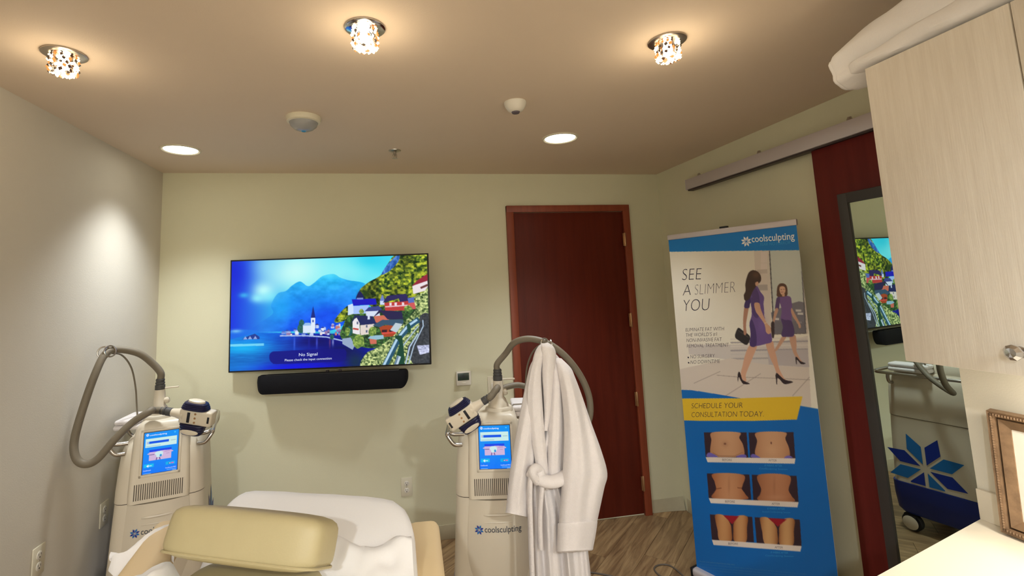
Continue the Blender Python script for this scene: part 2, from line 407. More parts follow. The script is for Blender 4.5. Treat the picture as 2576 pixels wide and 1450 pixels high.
def crystal_light(x, y, label, trim='steel'):
    t = thing('crystal_spotlight', label, 'ceiling light', (x, y, H), 0, 'crystal ceiling lights')
    MB().lathe([(.062, 0), (.062, -.004), (.055, -.008), (.03, -.009), (0, -.009)], n=36).build('trim_disc', trim, t)
    MB().lathe([(.012, -.009), (.016, -.03), (.014, -.05), (0, -.055)], n=14).build('bulb', 'glow_white', t)
    parts = {'glow_crystal': MB(), 'glow_amber': MB(), 'crystal_dark': MB(), 'crystal_gap': MB()}
    for lv in range(5):
        z = -.014-lv*.0125; n = 15; rad = .036+.003*(lv % 2)
        for k in range(n):
            a = 2*math.pi*(k+.5*(lv % 2))/n+random.uniform(-.06, .06); s_ = random.uniform(.0062, .0082)
            c = Vector((rad*math.cos(a), rad*math.sin(a), z)); key = random.choices(list(parts), (.50, .26, .10, .14))[0]
            M = Matrix.Translation(c) @ Matrix.Rotation(a, 4, 'Z') @ Matrix.Rotation(random.uniform(-.5, .5), 4, 'X')
            q = s_*.8; V = [(q, 0, 0), (0, q, 0), (-q, 0, 0), (0, -q, 0), (0, 0, s_), (0, 0, -s_)]
            parts[key].add(V, [(0, 1, 4), (1, 2, 4), (2, 3, 4), (3, 0, 4), (1, 0, 5), (2, 1, 5), (3, 2, 5), (0, 3, 5)], M)
    for rr, n in ((.026, 11), (.014, 6), (.002, 1)):
        for k in range(n):
            a = 2*math.pi*k/n; V = [(.008, 0, 0), (0, .008, 0), (-.008, 0, 0), (0, -.008, 0), (0, 0, .006), (0, 0, -.006)]
            key = random.choices(list(parts), (.8, .1, .02, .08))[0]
            parts[key].add(V, [(0, 1, 4), (1, 2, 4), (2, 3, 4), (3, 0, 4), (1, 0, 5), (2, 1, 5), (3, 2, 5), (0, 3, 5)], Matrix.Translation((rr*math.cos(a), rr*math.sin(a), -.068)))
    for key, nm, lb in (('glow_crystal', 'bright_crystals', 'clear lit crystals'), ('glow_amber', 'amber_crystals', 'amber crystals'), ('crystal_dark', 'dark_crystals', 'dark facets'), ('crystal_gap', 'grey_crystals', 'grey facets')):
        o = parts[key].build(nm, key, t, smooth=0); o['kind'] = 'stuff'; o['label'] = lb
    l = bpy.data.lights.new('lamp_light', 'POINT'); l.energy = E_CRYS; l.shadow_soft_size = .035; l.color = (1, .82, .58)
    o = bpy.data.objects.new('lamp_light', l); COL.objects.link(o); o.parent = t; o.location = (0, 0, -.12)
crystal_light(*onZ(162, 136, H)[:2], 'crystal ceiling light with grey disc nearest the left wall')
crystal_light(*onZ(918, 70, H)[:2], 'crystal ceiling light with mirror disc above the television', 'chrome')
crystal_light(*onZ(1678, 103, H)[:2], 'crystal ceiling light nearest the hanging cupboard')
# strobe alarm, sensor, sprinkler
p = onZ(764, 296, H); t = thing('strobe_alarm', 'cream round ceiling strobe alarm with clear dome', 'alarm', p)
MB().lathe([(.078, 0), (.078, -.006), (.074, -.022), (.066, -.026), (0, -.026)], n=36).build('housing', 'ivory_plastic', t)
m = mat('clear_dome', (205, 205, 205), .08); m.node_tree.nodes['Principled BSDF'].inputs['Transmission Weight'].default_value = .45
MB().lathe([(.064, -.026), (.058, -.042), (.042, -.056), (.022, -.064), (0, -.066)], n=30).build('lens_dome', 'clear_dome', t)
MB().b2(-.02, .02, -.012, .012, -.055, -.027, .003).build('flash_tube_holder', 'steel', t)
MB().lathe([(.012, -.0645), (.01, -.0665), (0, -.067)], n=14).build('dome_tip', 'text_cyan', t)
p = onZ(1296, 258, H); t = thing('motion_sensor', 'small white conical ceiling sensor with grey lens', 'sensor', p)
MB().lathe([(.05, 0), (.05, -.005), (.046, -.018), (.034, -.036), (.022, -.044), (0, -.044)], n=32).build('housing', 'white_plastic', t)
MB().lathe([(.019, -.044), (.016, -.05), (.008, -.053), (0, -.054)], n=20).build('lens', 'text_grey', t)
p = onZ(993, 379, H); t = thing('fire_sprinkler', 'small chrome fire sprinkler head on the ceiling', 'sprinkler', p)
MB().lathe([(.036, 0), (.035, -.004), (.02, -.01), (.012, -.012), (0, -.012)], n=24).build('escutcheon', 'steel', t)
MB().lathe([(.009, -.012), (.009, -.024), (.005, -.026), (.005, -.036), (0, -.036)], n=14).build('nozzle', 'steel', t)
MB().tube([(-.009, 0, -.022), (-.012, 0, -.034), (-.004, 0, -.046)], .0022, 6).tube([(.009, 0, -.022), (.012, 0, -.034), (.004, 0, -.046)], .0022, 6).build('yoke', 'steel', t)
MB().lathe([(.016, -.046), (.016, -.0475), (0, -.0475)], n=16).build('deflector', 'steel', t)

# ================================================================== WALL-MOUNTED THINGS ON THE BACK WALL
def rect3(c4):
    P = [np.asarray(p, float) for p in c4]; o = sum(P)/4; ex = (P[1]+P[2]-P[0]-P[3])/2; W_ = np.linalg.norm(ex); ex = ex/W_
    ez = (P[0]+P[1]-P[2]-P[3])/2; ez = ez-ex*(ez@ex); H_ = np.linalg.norm(ez); ez = ez/H_; ey = np.cross(ez, ex)
    return o, ex, ey, ez, W_, H_
tl, tr_, br_, bl = onY(577, 653, D-.055), onY(1077, 639, D-.24), onY(1086, 926, D-.24), onY(577, 930, D-.055)
o, ex, ey, ez, TW, TH = rect3((tl, tr_, br_, bl))
ez = np.array([0, 0, 1.]); ex = np.array([ex[0], ex[1], 0]); ex /= np.linalg.norm(ex); ey = np.cross(ez, ex)
TW *= 1.0; ROLL = 0.0
tv = thing('television', 'slim wall-mounted television showing a lake village picture', 'television', o)
M = wm(tv).inverted() @ frameM(o, ex, ey, ez)
MB().b2(-TW/2, TW/2, 0, .022, -TH/2, TH/2, .003, M=M).build('casing', 'black_plastic', tv)
MB().b2(-TW*.36, TW*.36, .022, .05, -TH*.42, TH*.1, .008, M=M).build('rear_housing', 'black_plastic', tv)
MB().b2(-.12, .12, .05, .07, -.1, .1, .003, M=M).tube([(.0, .06, 0), (.16, .09, 0), (.1, .13, 0)], .018, 8, M=M).build('wall_bracket', 'dark_track', tv)
gw, gh, ss = 440, 248, 2
bz = .0095
U, V_ = np.meshgrid((np.arange(gw*ss)+.5)/(gw*ss), (np.arange(gh*ss)+.5)/(gh*ss))
PX = 75+U*(1885+40*V_); PY = (130-50*U)+V_*(1045+40*U)
A = Art(PX, PY, (0, 90, 235))
# sky
t1 = np.clip((PX-75)/600, 0, 1)[..., None]
sky = np.array([10, 50, 225])*(1-t1)+np.array([60, 215, 240])*t1; A.c[:] = sky
A.soft(700, 230, 430, 260, (200, 252, 248)); A.soft(430, 180, 160, 120, (150, 225, 245), .6); A.soft(1150, 260, 330, 200, (150, 245, 248), .8); A.soft(1420, 120, 160, 90, (30, 205, 235), .7)
A.soft(90, 240, 190, 260, (0, 30, 215), .9); A.soft(1480, 330, 120, 70, (120, 235, 245), .8)
A.soft(390, 420, 110, 90, (190, 250, 250)); A.soft(330, 490, 70, 45, (150, 240, 250), .9); A.soft(200, 460, 50, 26, (60, 190, 240), .8); A.soft(450, 480, 90, 60, (150, 245, 250), .8)
# mountains
def mt(x, y):
    k = np.clip((y-280)/480, 0, 1)[:, None]; n = vnoise(x/60, y/40, 4)[:, None]
    return np.array([30, 190, 245])*(1-k)+np.array([0, 70, 240])*k+(n-.5)*60
A.curve([(300, 800), (370, 720), (480, 640), (460, 560), (520, 450), (600, 425), (660, 372), (735, 335), (810, 382), (870, 350), (950, 285), (1055, 266), (1120, 302), (1200, 330), (1370, 378), (1330, 560), (1100, 800), (700, 815)], mt, lambda x, y: .9*np.clip((x-330)/330, .12, 1)*np.clip((y-200)/200+.35, .4, 1))
A.soft(560, 600, 120, 130, (20, 175, 245), .55); A.soft(980, 640, 190, 110, (0, 40, 230), .5); A.soft(760, 560, 330, 90, (0, 150, 250), .35); A.soft(1180, 480, 70, 160, (40, 140, 250), .35)
A.curve([(75, 800), (150, 790), (260, 790), (330, 815), (75, 880)], (20, 120, 235), .7); A.soft(130, 800, 60, 20, (150, 215, 245), .7)
# water
def wt(x, y):
    k = np.clip((x-300)/700, 0, 1)[:, None]; v = np.clip((y-820)/350, 0, 1)[:, None]; n = vnoise(x/90, y/9, 3)[:, None]
    return (np.array([0, 130, 240])*(1-k)+np.array([0, 20, 190])*k)*(1-.25*v)+(n-.5)*40
A.poly([(60, 880), (330, 820), (600, 830), (1300, 860), (1500, 1000), (1500, 1200), (40, 1200)], wt)
A.soft(200, 960, 260, 60, (10, 190, 250), .85); A.rect(70, 922, 400, 944, (150, 230, 250), .75); A.soft(230, 1140, 260, 40, (20, 150, 245), .6)
A.soft(900, 920, 250, 70, (0, 0, 90), .85); A.soft(1150, 1020, 200, 90, (0, 10, 80), .9); A.soft(720, 1160, 420, 60, (0, 0, 235), .85); A.soft(1280, 1130, 110, 110, (10, 50, 60), .8)
for x, c, h_ in ((690, (70, 110, 240), 80), (830, (20, 30, 160), 100), (905, (90, 110, 240), 60), (1030, (140, 70, 120), 60), (1060, (190, 200, 245), 40)): A.soft(x, 930, 10, h_, c, .7)
A.poly([(190, 878), (250, 848), (310, 828), (355, 860), (355, 882)], (30, 60, 150)); [A.poly([(x, 880), (x+20, 850), (x+40, 880)], (150, 170, 225)) for x in (200, 245, 295)]
# hillside
def hill(x, y):
    n = vnoise(x/26, y/22, 4)[:, None]; n2 = vnoise(x/120+9, y/120, 2)[:, None]
    n = np.clip((n-.5)*2.2+.5, 0, 1); c = np.array([12, 44, 22])*(1-n)+np.array([214, 224, 62])*n; return c*(.5+.9*n2)
A.curve([(1680, 70), (1990, 60), (1995, 480), (1860, 700), (1500, 640), (1330, 500), (1310, 430), (1400, 350), (1510, 285), (1580, 170)], hill)
A.curve([(1690, 75), (1640, 110), (1560, 200), (1520, 280), (1600, 240), (1680, 150)], lambda x, y: np.array([60, 110, 190])+(vnoise(x/18, y/30, 3)[:, None]-.5)*120)
A.curve([(1210, 585), (1150, 620), (1070, 725), (1130, 740), (1240, 680)], hill); A.soft(1360, 470, 60, 50, (10, 40, 20), .8)
# town by the water
rr = random.Random(4)
for i in range(60):
    x = rr.uniform(560, 1240); y = 845+rr.uniform(-60, 25)*min(1, (x-540)/260)
    wd, h_ = rr.uniform(16, 44), rr.uniform(12, 34); c = rr.choice([(225, 235, 250), (190, 205, 245), (235, 220, 225), (150, 120, 170), (120, 150, 225), (200, 120, 110)])
    A.rect(x, y-h_, x+wd, y, c); A.poly([(x-4, y-h_), (x+wd/2, y-h_-14), (x+wd+4, y-h_)], rr.choice([(50, 70, 160), (90, 110, 190), (40, 40, 110), (170, 190, 235)]))
A.curve([(1190, 700), (1260, 660), (1500, 600), (1850, 560), (1860, 760), (1700, 900), (1480, 1000), (1250, 960), (1130, 880), (1160, 760)], lambda x, y: np.array([18, 40, 30])+vnoise(x/16, y/14, 4)[:, None]**2*np.array([120, 170, 60]))
A.line([(550, 855), (800, 862), (1000, 880), (1150, 920), (1250, 990)], 12, (170, 190, 235))
for x, y, s_ in ((750, 790, 34), (755, 740, 26), (825, 828, 16), (1215, 830, 34), (1050, 880, 20)): A.ell(x, y, s_, s_*1.35, lambda X, Y: np.array([16, 60, 60])+vnoise(X/7, Y/7, 2)[:, None]*np.array([40, 70, 60]))
A.rect(770, 760, 845, 835, (215, 232, 250)); A.poly([(765, 765), (790, 738), (838, 738), (850, 765)], (150, 190, 235)); A.rect(845, 690, 886, 835, (225, 235, 250)); A.poly([(843, 692), (864, 575), (888, 692)], (20, 40, 130)); A.rect(858, 710, 872, 735, (70, 90, 170))
# buildings climbing the slope
def house(wall, roof, cw=(232, 232, 245), cr_=(34, 40, 110), wins=()):
    A.poly(wall, cw); A.poly(roof, cr_); [A.rect(x, y, x+14, y+20, (70, 70, 120)) for x, y in wins]
house([(1200, 575), (1250, 560), (1260, 660), (1200, 675)], [(1235, 520), (1465, 515), (1478, 575), (1250, 582)], (205, 225, 250), (20, 20, 190))
A.poly([(1250, 585), (1400, 580), (1390, 660), (1255, 665)], (165, 195, 250)); A.curve([(1310, 440), (1275, 505), (1290, 515), (1345, 515), (1355, 500)], (24, 30, 90)); A.rect(1285, 505, 1345, 522, (120, 140, 210))
A.poly([(1505, 545), (1530, 475), (1555, 540)], (110, 130, 200)); A.rect(1508, 540, 1552, 580, (205, 220, 250))
house([(1550, 560), (1780, 545), (1790, 640), (1560, 640)], [(1535, 560), (1580, 490), (1760, 475), (1795, 545), (1700, 555), (1690, 520)], (190, 60, 60), (44, 38, 92)); A.line([(1560, 600), (1780, 590)], 12, (230, 190, 200)); [A.rect(x, 560, x+22, 590, (235, 220, 230)) for x in (1600, 1650, 1720)]
house([(1780, 560), (1860, 550), (1870, 630), (1790, 630)], [(1775, 520), (1850, 508), (1862, 560), (1785, 568)], (205, 90, 90), (90, 110, 190))
house([(1820, 400), (1965, 340), (1975, 440), (1830, 480)], [(1815, 400), (1860, 350), (1930, 300), (1970, 275), (1975, 345)], (235, 225, 230), (150, 40, 60)); A.line([(1900, 420), (1970, 390)], 22, (110, 60, 60))
house([(1370, 640), (1500, 620), (1510, 690), (1380, 695)], [(1360, 640), (1400, 600), (1500, 590), (1530, 630), (1470, 640)], (215, 225, 245), (60, 70, 140))
house([(1450, 690), (1590, 680), (1600, 750), (1470, 755)], [(1445, 700), (1500, 632), (1720, 650), (1735, 725), (1585, 725), (1520, 650)], (205, 110, 90), (40, 36, 78))
house([(1245, 720), (1310, 690), (1320, 870), (1250, 850)], [(1225, 770), (1265, 676), (1440, 690), (1478, 765), (1325, 775), (1280, 690)], (236, 232, 236), (32, 40, 92)); A.poly([(1320, 775), (1455, 765), (1440, 860), (1325, 872)], (226, 214, 205)); [A.rect(x, y, x+16, y+24, (90, 100, 130)) for x, y in ((1375, 775), (1375, 825), (1285, 740))]; A.line([(1250, 805), (1305, 815)], 16, (190, 70, 60)); A.rect(1390, 670, 1412, 720, (215, 225, 245))
house([(1500, 790), (1700, 770), (1690, 890), (1540, 895)], [(1440, 780), (1530, 728), (1735, 728), (1740, 800), (1640, 790), (1560, 775), (1510, 800)], (170, 70, 40), (56, 84, 110)); [A.rect(x, 825, x+50, 850, (60, 30, 40)) for x in (1530, 1600)]; A.line([(1530, 860), (1700, 850)], 16, (215, 80, 70)); A.poly([(1610, 830), (1660, 760), (1735, 775), (1730, 830), (1680, 860)], (190, 205, 215))
house([(1410, 910), (1480, 900), (1480, 960), (1420, 960)], [(1395, 905), (1420, 880), (1545, 876), (1550, 912), (1480, 920)], (205, 110, 90), (150, 190, 210)); A.poly([(1150, 900), (1230, 890), (1270, 970), (1250, 1010), (1150, 950)], (150, 170, 200))
def leaf(x, y):
    n = vnoise(x/13, y/13, 4)[:, None]; return np.array([20, 60, 20])*(1-n)+np.array([220, 240, 120])*n
for x, y, a_, b_ in ((1310, 930, 60, 70), (1440, 835, 44, 48), (1200, 830, 26, 40), (1780, 620, 40, 30), (1330, 640, 26, 24)): A.curve([(x+a_*math.cos(q)*rr.uniform(.8, 1.1), y+b_*math.sin(q)*rr.uniform(.8, 1.1)) for q in np.linspace(0, 6.28, 11)[:-1]], leaf)
def leaf2(x, y):
    n = np.clip((vnoise(x/15, y/14, 4)[:, None]-.5)*1.9+.55, 0, 1); return np.array([14, 44, 16])*(1-n)+np.array([235, 245, 165])*n
A.curve([(1335, 1180), (1380, 1050), (1480, 1000), (1640, 890), (1740, 760), (1850, 640), (1840, 520), (1930, 460), (2010, 440), (2020, 1190), (1600, 1200)], leaf2)
A.curve([(1900, 700), (2000, 720), (2010, 1180), (1850, 1180), (1780, 1000), (1880, 900)], lambda x, y: np.array([30, 34, 40])+vnoise(x/12, y/12, 3)[:, None]*60)
A.poly([(1870, 990), (1990, 985), (1990, 1060), (1900, 1080)], lambda x, y: np.array([190, 195, 225])+(vnoise(x/16, y/8, 3)[:, None]-.5)*160)
# railing
for pts, wd in (([(1760, 1175), (1800, 1000), (1880, 870)], 16), ([(1790, 1175), (1840, 990), (1930, 800), (1925, 740)], 12), ([(1700, 1175), (1740, 980), (1880, 800)], 12)): A.line(pts, wd, (120, 150, 180)); A.line(pts, wd*.4, (215, 228, 240))
A.line([(1560, 1180), (1690, 920), (1790, 800), (1850, 755), (1890, 735)], 58, (38, 84, 110)); A.line([(1550, 1175), (1680, 915), (1780, 795), (1870, 735)], 22, (178, 212, 235))
A.curve([(1655, 900), (1700, 885), (1730, 920), (1750, 1160), (1690, 1165), (1670, 1100), (1700, 960)], (22, 70, 52)); A.curve([(1770, 780), (1800, 778), (1812, 850), (1785, 855)], (28, 76, 60)); A.line([(1670, 1170), (1700, 1085)], 38, (190, 210, 225)); A.line([(1660, 1170), (1690, 1085)], 14, (90, 120, 150))
A.curve([(470, 1010), (560, 1000), (1100, 995), (1180, 1010), (1190, 1060), (1170, 1110), (1080, 1120), (560, 1122), (480, 1108), (452, 1060)], (6, 8, 128), .88)
cols = A.down(ss)
u = np.linspace(-TW/2+bz, TW/2-bz, gw); v = np.linspace(TH/2-bz, -TH/2+bz, gh)
G = (o[None, None]+ex*u[None, :, None]+ez*v[:, None, None]-ey*.0008)
scr = print_mesh('screen_picture', G, cols, 'tv_picture', tv); scr['label'] = 'lit screen with mountain lake village'
def tvp(cx, cy):
    v_ = (cy-130+50*(cx-75)/1905)/(1045+40*(cx-75)/1905); u_ = (cx-75)/(1885+40*v_); return o+ex*(-TW/2+bz+u_*(TW-2*bz))+ez*(TH/2-bz-v_*(TH-2*bz))
lettering('screen_text', 'No Signal', tvp(735, 1056), tvp(913, 1054), tvp(735, 1028)-tvp(735, 1056), 'text_glow', tv, -ey, .0016)
lettering('screen_text', 'Please check the input connection', tvp(600, 1100), tvp(1050, 1096), tvp(600, 1079)-tvp(600, 1100), 'text_glow', tv, -ey, .0016)
# sound bar under the television
a1, a2, a3, a4 = onY(644, 941, D-.10), onY(1026, 937, D-.22), onY(1026, 985, D-.22), onY(644, 985, D-.10)
o2, ex2, ey2, ez2, SW, SH = rect3((a1, a2, a3, a4)); ez2 = np.array([0, 0, 1.]); ex2 = np.array([ex2[0], ex2[1], 0]); ex2 /= np.linalg.norm(ex2); ey2 = np.cross(ez2, ex2)
sb = thing('soundbar', 'long dark rounded soundbar hung below the television', 'soundbar', o2)
M = wm(sb).inverted() @ frameM(o2, ex2, ey2, ez2)
def bar_rings(k, yf, yb):
    rings = []
    n = 64
    for i in range(n+1):
        q0 = math.sin(math.pi/2*(2*i/n-1)); x = SW/2*q0; q = abs(q0); t_ = max(0, (q-.90)/.10); u_ = max(0, (q-.96)/.04)
        rd = 1-math.sqrt(max(0, 1-t_*t_)); ru = 1-math.sqrt(max(0, 1-u_*u_)); lo = -SH/2+SH*.62*rd; hi = SH/2-SH*.25*ru; f0 = yf+.04*rd
        rings.append([(x*k, f0+.004, lo), (x*k, yb, lo), (x*k, yb, hi), (x*k, f0+.006, hi), (x*k, f0, lo+(hi-lo)*.8), (x*k, f0-.003, (lo+hi)/2), (x*k, f0, lo+(hi-lo)*.2)])
    return rings
MB().loft(bar_rings(1, -.012, .05), M=M).build('cabinet', 'speaker_cloth', sb, smooth=25)
MB().b2(-SW*.44, SW*.44, -.006, .045, SH/2-.002, SH/2+.004, .002, M=M).build('top_plate', 'black_plastic', sb)
for x in (-.04, .04): MB().b2(x-.01, x+.01, .034, .044, SH/2, SH/2+.012, M=M).build('hanger', 'dark_track', sb)
# thermostat
p = onY(1166, 952, D-.012); t = thing('thermostat', 'pale square wall thermostat with grey-green display', 'thermostat', (p[0], D, p[2]))
MB().b2(-.051, .051, -.026, 0, -.047, .047, .006, 3).build('casing', 'white_plastic', t)
MB().b2(-.042, .036, -.0275, -.025, -.012, .036, .001).build('display', 'screen_dark', t)
MB().b2(-.012, .012, -.029, -.025, -.034, -.026, .0015).build('button', 'white_plastic', t)
for z in (.03, .02, .01): MB().b2(.041, .046, -.0275, -.025, z-.003, z+.003, .001).build('side_button', 'white_plastic', t)
lettering('display_digits', '68', (p[0]-.02, D-.0277, p[2]+.004), (p[0]+.012, D-.0277, p[2]+.004), (0, 0, .02), 'text_ink', t, (0, -1, 0), .0003)
# double switch
p = onY(1247, 968, D); t = thing('light_switch', 'ivory double light switch plate beside the red door frame', 'light switch', (p[0], D, p[2]))
MB().b2(-.057, .057, -.006, 0, -.058, .058, .004, 3).build('plate', 'ivory_plastic', t)
for x in (-.023, .023):
    r_ = MB().b2(x-.0165, x+.0165, -.0085, -.005, -.034, .034, .0015).build('rocker_frame', 'ivory_plastic', t)
    MB().box((x, -.0095, -.006), (.022, .006, .04), .002, M=Matrix.Rotation(math.radians(4), 4, 'X')).build('rocker', 'white_plastic', r_)
    for z in (-.046, .046): MB().lathe([(.003, 0), (.0025, .001), (0, .001)], n=10, M=Matrix.Translation((x, -.0065, z)) @ Matrix.Rotation(math.pi/2, 4, 'X')).build('screw', 'steel', t)
# outlets (built once facing -y, then copied)
def outlet(loc, rz, label):
    t = thing('power_outlet', label, 'outlet', loc, rz, 'duplex outlets')
    MB().b2(-.036, .036, -.006, 0, -.058, .058, .003, 2).build('plate', 'ivory_plastic', t)
    for z in (.021, -.021):
        r_ = MB().lathe([(.0165, 0), (.0165, .0015), (.0155, .002), (0, .002)], n=24, M=Matrix.Translation((0, -.006, z)) @ Matrix.Rotation(math.pi/2, 4, 'X')).build('socket', 'white_plastic', t)
        MB().b2(-.0075, -.0055, -.0084, -.0076, z+.0, z+.009).b2(.0055, .0075, -.0084, -.0076, z+.0, z+.0075).lathe([(.003, 0), (.003, .0005), (0, .0005)], n=10, M=Matrix.Translation((0, -.0079, z-.007)) @ Matrix.Rotation(math.pi/2, 4, 'X')).build('socket_slots', 'socket_dark', r_)
    MB().lathe([(.003, 0), (.0025, .0012), (0, .0012)], n=10, M=Matrix.Translation((0, -.006, 0)) @ Matrix.Rotation(math.pi/2, 4, 'X')).build('screw', 'steel', t)
    return t
p = onY(1023, 1225, D); outlet((p[0], D, p[2]), 0, 'duplex outlet on the back wall below the soundbar')
p = onX(94, 1412, XL); outlet((XL, p[1], p[2]), math.pi/2, 'duplex outlet on the left wall, nearest the viewer')
p = onX(260, 1293, XL); outlet((XL, p[1], p[2]), math.pi/2, 'duplex outlet on the left wall beside the machine')

# ================================================================== SLIDING DOOR, MIRROR, RAIL
XD = 2.005
y_edge = (onX(2060, 372, XD)[1]+onX(2150, 1450, XD)[1])/2
d2 = struct(thing('door_2', None, None, (XD, (y_edge+YW)/2, 0)))
ztop = onX(2062, 372, XD)[2]
wpart(MB().b2(XD, XD+.036, YW+.012, y_edge, .015, ztop, .002), 'sliding_leaf', 'slide_door_wood', d2)
my1 = (onX(2136, 490, XD-.01)[1]+onX(2236, 1400, XD-.01)[1])/2; mz1 = onX(2150, 485, XD-.01)[2]; my0 = YW+.04; mz0 = .38; fwm = .045
mr = thing('mirror', 'tall charcoal-framed mirror fixed to the dark red sliding door', 'mirror', (XD, (my0+my1)/2, mz0))
mb = MB(); x0, x1 = XD-.022, XD
mb.b2(x0, x1, my1-fwm, my1, mz0, mz1, .004).b2(x0, x1, my0, my0+fwm, mz0, mz1, .004).b2(x0+.0005, x1, my0, my1, mz1-fwm, mz1, .004).b2(x0+.0005, x1, my0, my1, mz0, mz0+fwm, .004)
wpart(mb, 'mirror_frame', 'charcoal_frame', mr)
wpart(MB().b2(x0+.008, x0+.011, my0+fwm-.004, my1-fwm+.004, mz0+fwm-.004, mz1-fwm+.004), 'mirror_pane', 'mirror_glass', mr, 0)
mr.rotation_euler = (0, -.012, .023); mr.location.x -= .012
ry1 = onX(1728, 467, XD-.02)[1]; rz = (onX(1728, 467, XD-.02)[2]+onX(2200, 298, XD-.02)[2])/2
rl = thing('door_rail', 'long aluminium sliding door rail high on the right wall', 'rail', (XD, (ry1+YW)/2, rz))
wpart(MB().b2(XD-.028, XD+.03, YW+.005, ry1, rz-.034, rz+.034, .003), 'track', 'aluminium', rl)
wpart(MB().b2(XD-.018, XD+.02, YW+.01, ry1-.004, rz-.042, rz-.034), 'track_slot', 'dark_track', rl)
wpart(MB().b2(XD-.029, XD+.031, ry1, ry1+.004, rz-.035, rz+.035, .001), 'end_cap', 'aluminium', rl)
for px, py in ((1755, 449), (1905, 387), (2131, 297)):
    y = onX(px, py, XD)[1]
    bk = wpart(MB().b2(XD+.004, XR, y-.03, y+.03, rz+.034, rz+.04, .001).b2(XR-.006, XR, y-.03, y+.03, rz+.034, rz+.058, .001), 'rail_bracket', 'aluminium', rl)
    wpart(MB().lathe([(.011, 0), (.011, .01), (.008, .014), (.008, .018), (0, .018)], (XD+.012, y, rz+.04), 14), 'bracket_bolt', 'steel', bk)
for y in (y_edge-.12, YW+.15):
    wpart(MB().b2(XD+.006, XD+.03, y-.05, y+.05, ztop, rz-.034, .002), 'door_hanger', 'dark_track', d2)

# ================================================================== ROLL-UP BANNER
B0, B1 = np.array([1.652, 2.60, 0]), np.array([1.905, 1.958, 0])
bx = B1-B0; BW = np.linalg.norm(bx); bx = bx/BW; bn = np.array([bx[1], -bx[0], 0.]); bn = bn if bn[1] < 0 else -bn   # towards the room
def onB(px, py):
    d = ray(px, py); t = ((B0-CAM)@bn)/(d@bn); return CAM+d*t
zt = (onB(1683, 600)[2]+onB(2017, 567)[2])/2; zb = .05
bnr = thing('rollup_banner', 'tall blue and white roll-up advertising banner beside the sliding door', 'banner', (B0+B1)/2)
nx, nz, ss = 290, 640, 2
S_, Z_ = np.meshgrid((np.arange(nx*ss)+.5)/(nx*ss), zt+(zb-zt)*(np.arange(nz*ss)+.5)/(nz*ss))
W3 = B0+bx*(S_*BW)[..., None]+np.array([0, 0, 1.])*Z_[..., None]-CAM
k = F/(W3@FW); PX = 1288+SX+k*(W3@RT); PY = 725+SY-k*(W3@UP)
BL = (0, 100, 178)  # blue ink darkened for the weaker light low on the banner
A = Art(PX, PY, BL)
# photo area
A.at(1660, 540, 3.152)
A.poly([(60, 296), (1160, 285), (1260, 1560), (120, 1560)], (226, 218, 200))
A.soft(250, 500, 240, 330, (244, 238, 222), .8); A.soft(560, 700, 160, 400, (232, 224, 206), .8); A.soft(160, 1150, 120, 280, (222, 208, 192), .6)
A.poly([(745, 292), (870, 290), (885, 960), (880, 1080), (790, 1080)], (214, 200, 186)); [A.rect(800, y, 850, y+84, (222, 206, 196)) for y in (300, 390)]; A.poly([(770, 440), (850, 435), (852, 470), (772, 474)], (196, 180, 168)); A.poly([(770, 560), (852, 556), (854, 602), (772, 604)], (176, 164, 156))
A.poly([(868, 290), (1118, 285), (1158, 945), (905, 950)], (196, 200, 190)); A.soft(1000, 420, 130, 150, (206, 208, 196), .8)
A.poly([(880, 780), (1000, 720), (1100, 690), (1150, 700), (1158, 945), (905, 950)], (120, 116, 124)); [A.rect(x, y, x+44, y+16, (206, 200, 196)) for x, y in ((1075, 755), (1090, 780), (900, 822), (1080, 850))]; A.rect(905, 850, 1155, 940, (110, 106, 112), .7)
A.line([(868, 290), (905, 952)], 9, (84, 80, 84)); A.line([(1114, 286), (1156, 946)], 9, (96, 92, 96)); A.line([(900, 950), (1160, 944)], 8, (110, 100, 96)); A.line([(1128, 290), (1168, 946)], 12, (200, 184, 170))
A.poly([(225, 1035), (860, 1030), (1170, 965), (1178, 1215), (860, 1195), (230, 1110)], (196, 186, 180), .8)
for y, c in ((985, (216, 206, 194)), (1012, (150, 142, 146)), (1042, (214, 204, 194)), (1075, (150, 142, 146)), (1105, (196, 188, 182)), (1140, (160, 152, 152))): A.line([(560, y+6), (860, y), (1172, y-6)], 12, c, .8)
A.poly([(850, 1078), (1172, 1072), (1182, 1212), (862, 1192)], (182, 172, 170))
A.poly([(150, 1230), (560, 1140), (860, 1196), (1180, 1214), (1200, 1560), (140, 1560)], (208, 194, 180))
for pts in (((270, 1340), (480, 1245)), ((450, 1275), (620, 1290), (920, 1300), (1190, 1312)), ((520, 1440), (800, 1262)), ((1050, 1440), (1185, 1290))): A.line(pts, 5, (150, 134, 124), .8)
# woman walking (region 1850..2040 x 660..980)
A.at(1850, 660, 4.532)
skin, dress, dk, hair, shoe = (206, 158, 130), (104, 78, 138), (64, 44, 96), (66, 44, 34), (46, 32, 36)
A.curve([(245, 950), (165, 945), (110, 1060), (82, 1180), (62, 1280), (95, 1355), (125, 1350), (118, 1290), (150, 1200), (200, 1080)], skin)
A.curve([(345, 920), (425, 905), (440, 970), (470, 1090), (500, 1220), (560, 1330), (600, 1360), (560, 1370), (480, 1290), (440, 1190), (390, 1080)], skin)
A.curve([(28, 1275), (45, 1250), (62, 1285), (80, 1340), (120, 1365), (165, 1388), (95, 1392), (60, 1350), (40, 1310), (30, 1360), (25, 1358)], shoe)
A.curve([(455, 1290), (470, 1265), (500, 1290), (560, 1340), (655, 1365), (600, 1388), (550, 1388), (500, 1335), (478, 1325), (474, 1390), (466, 1390), (460, 1330)], shoe)
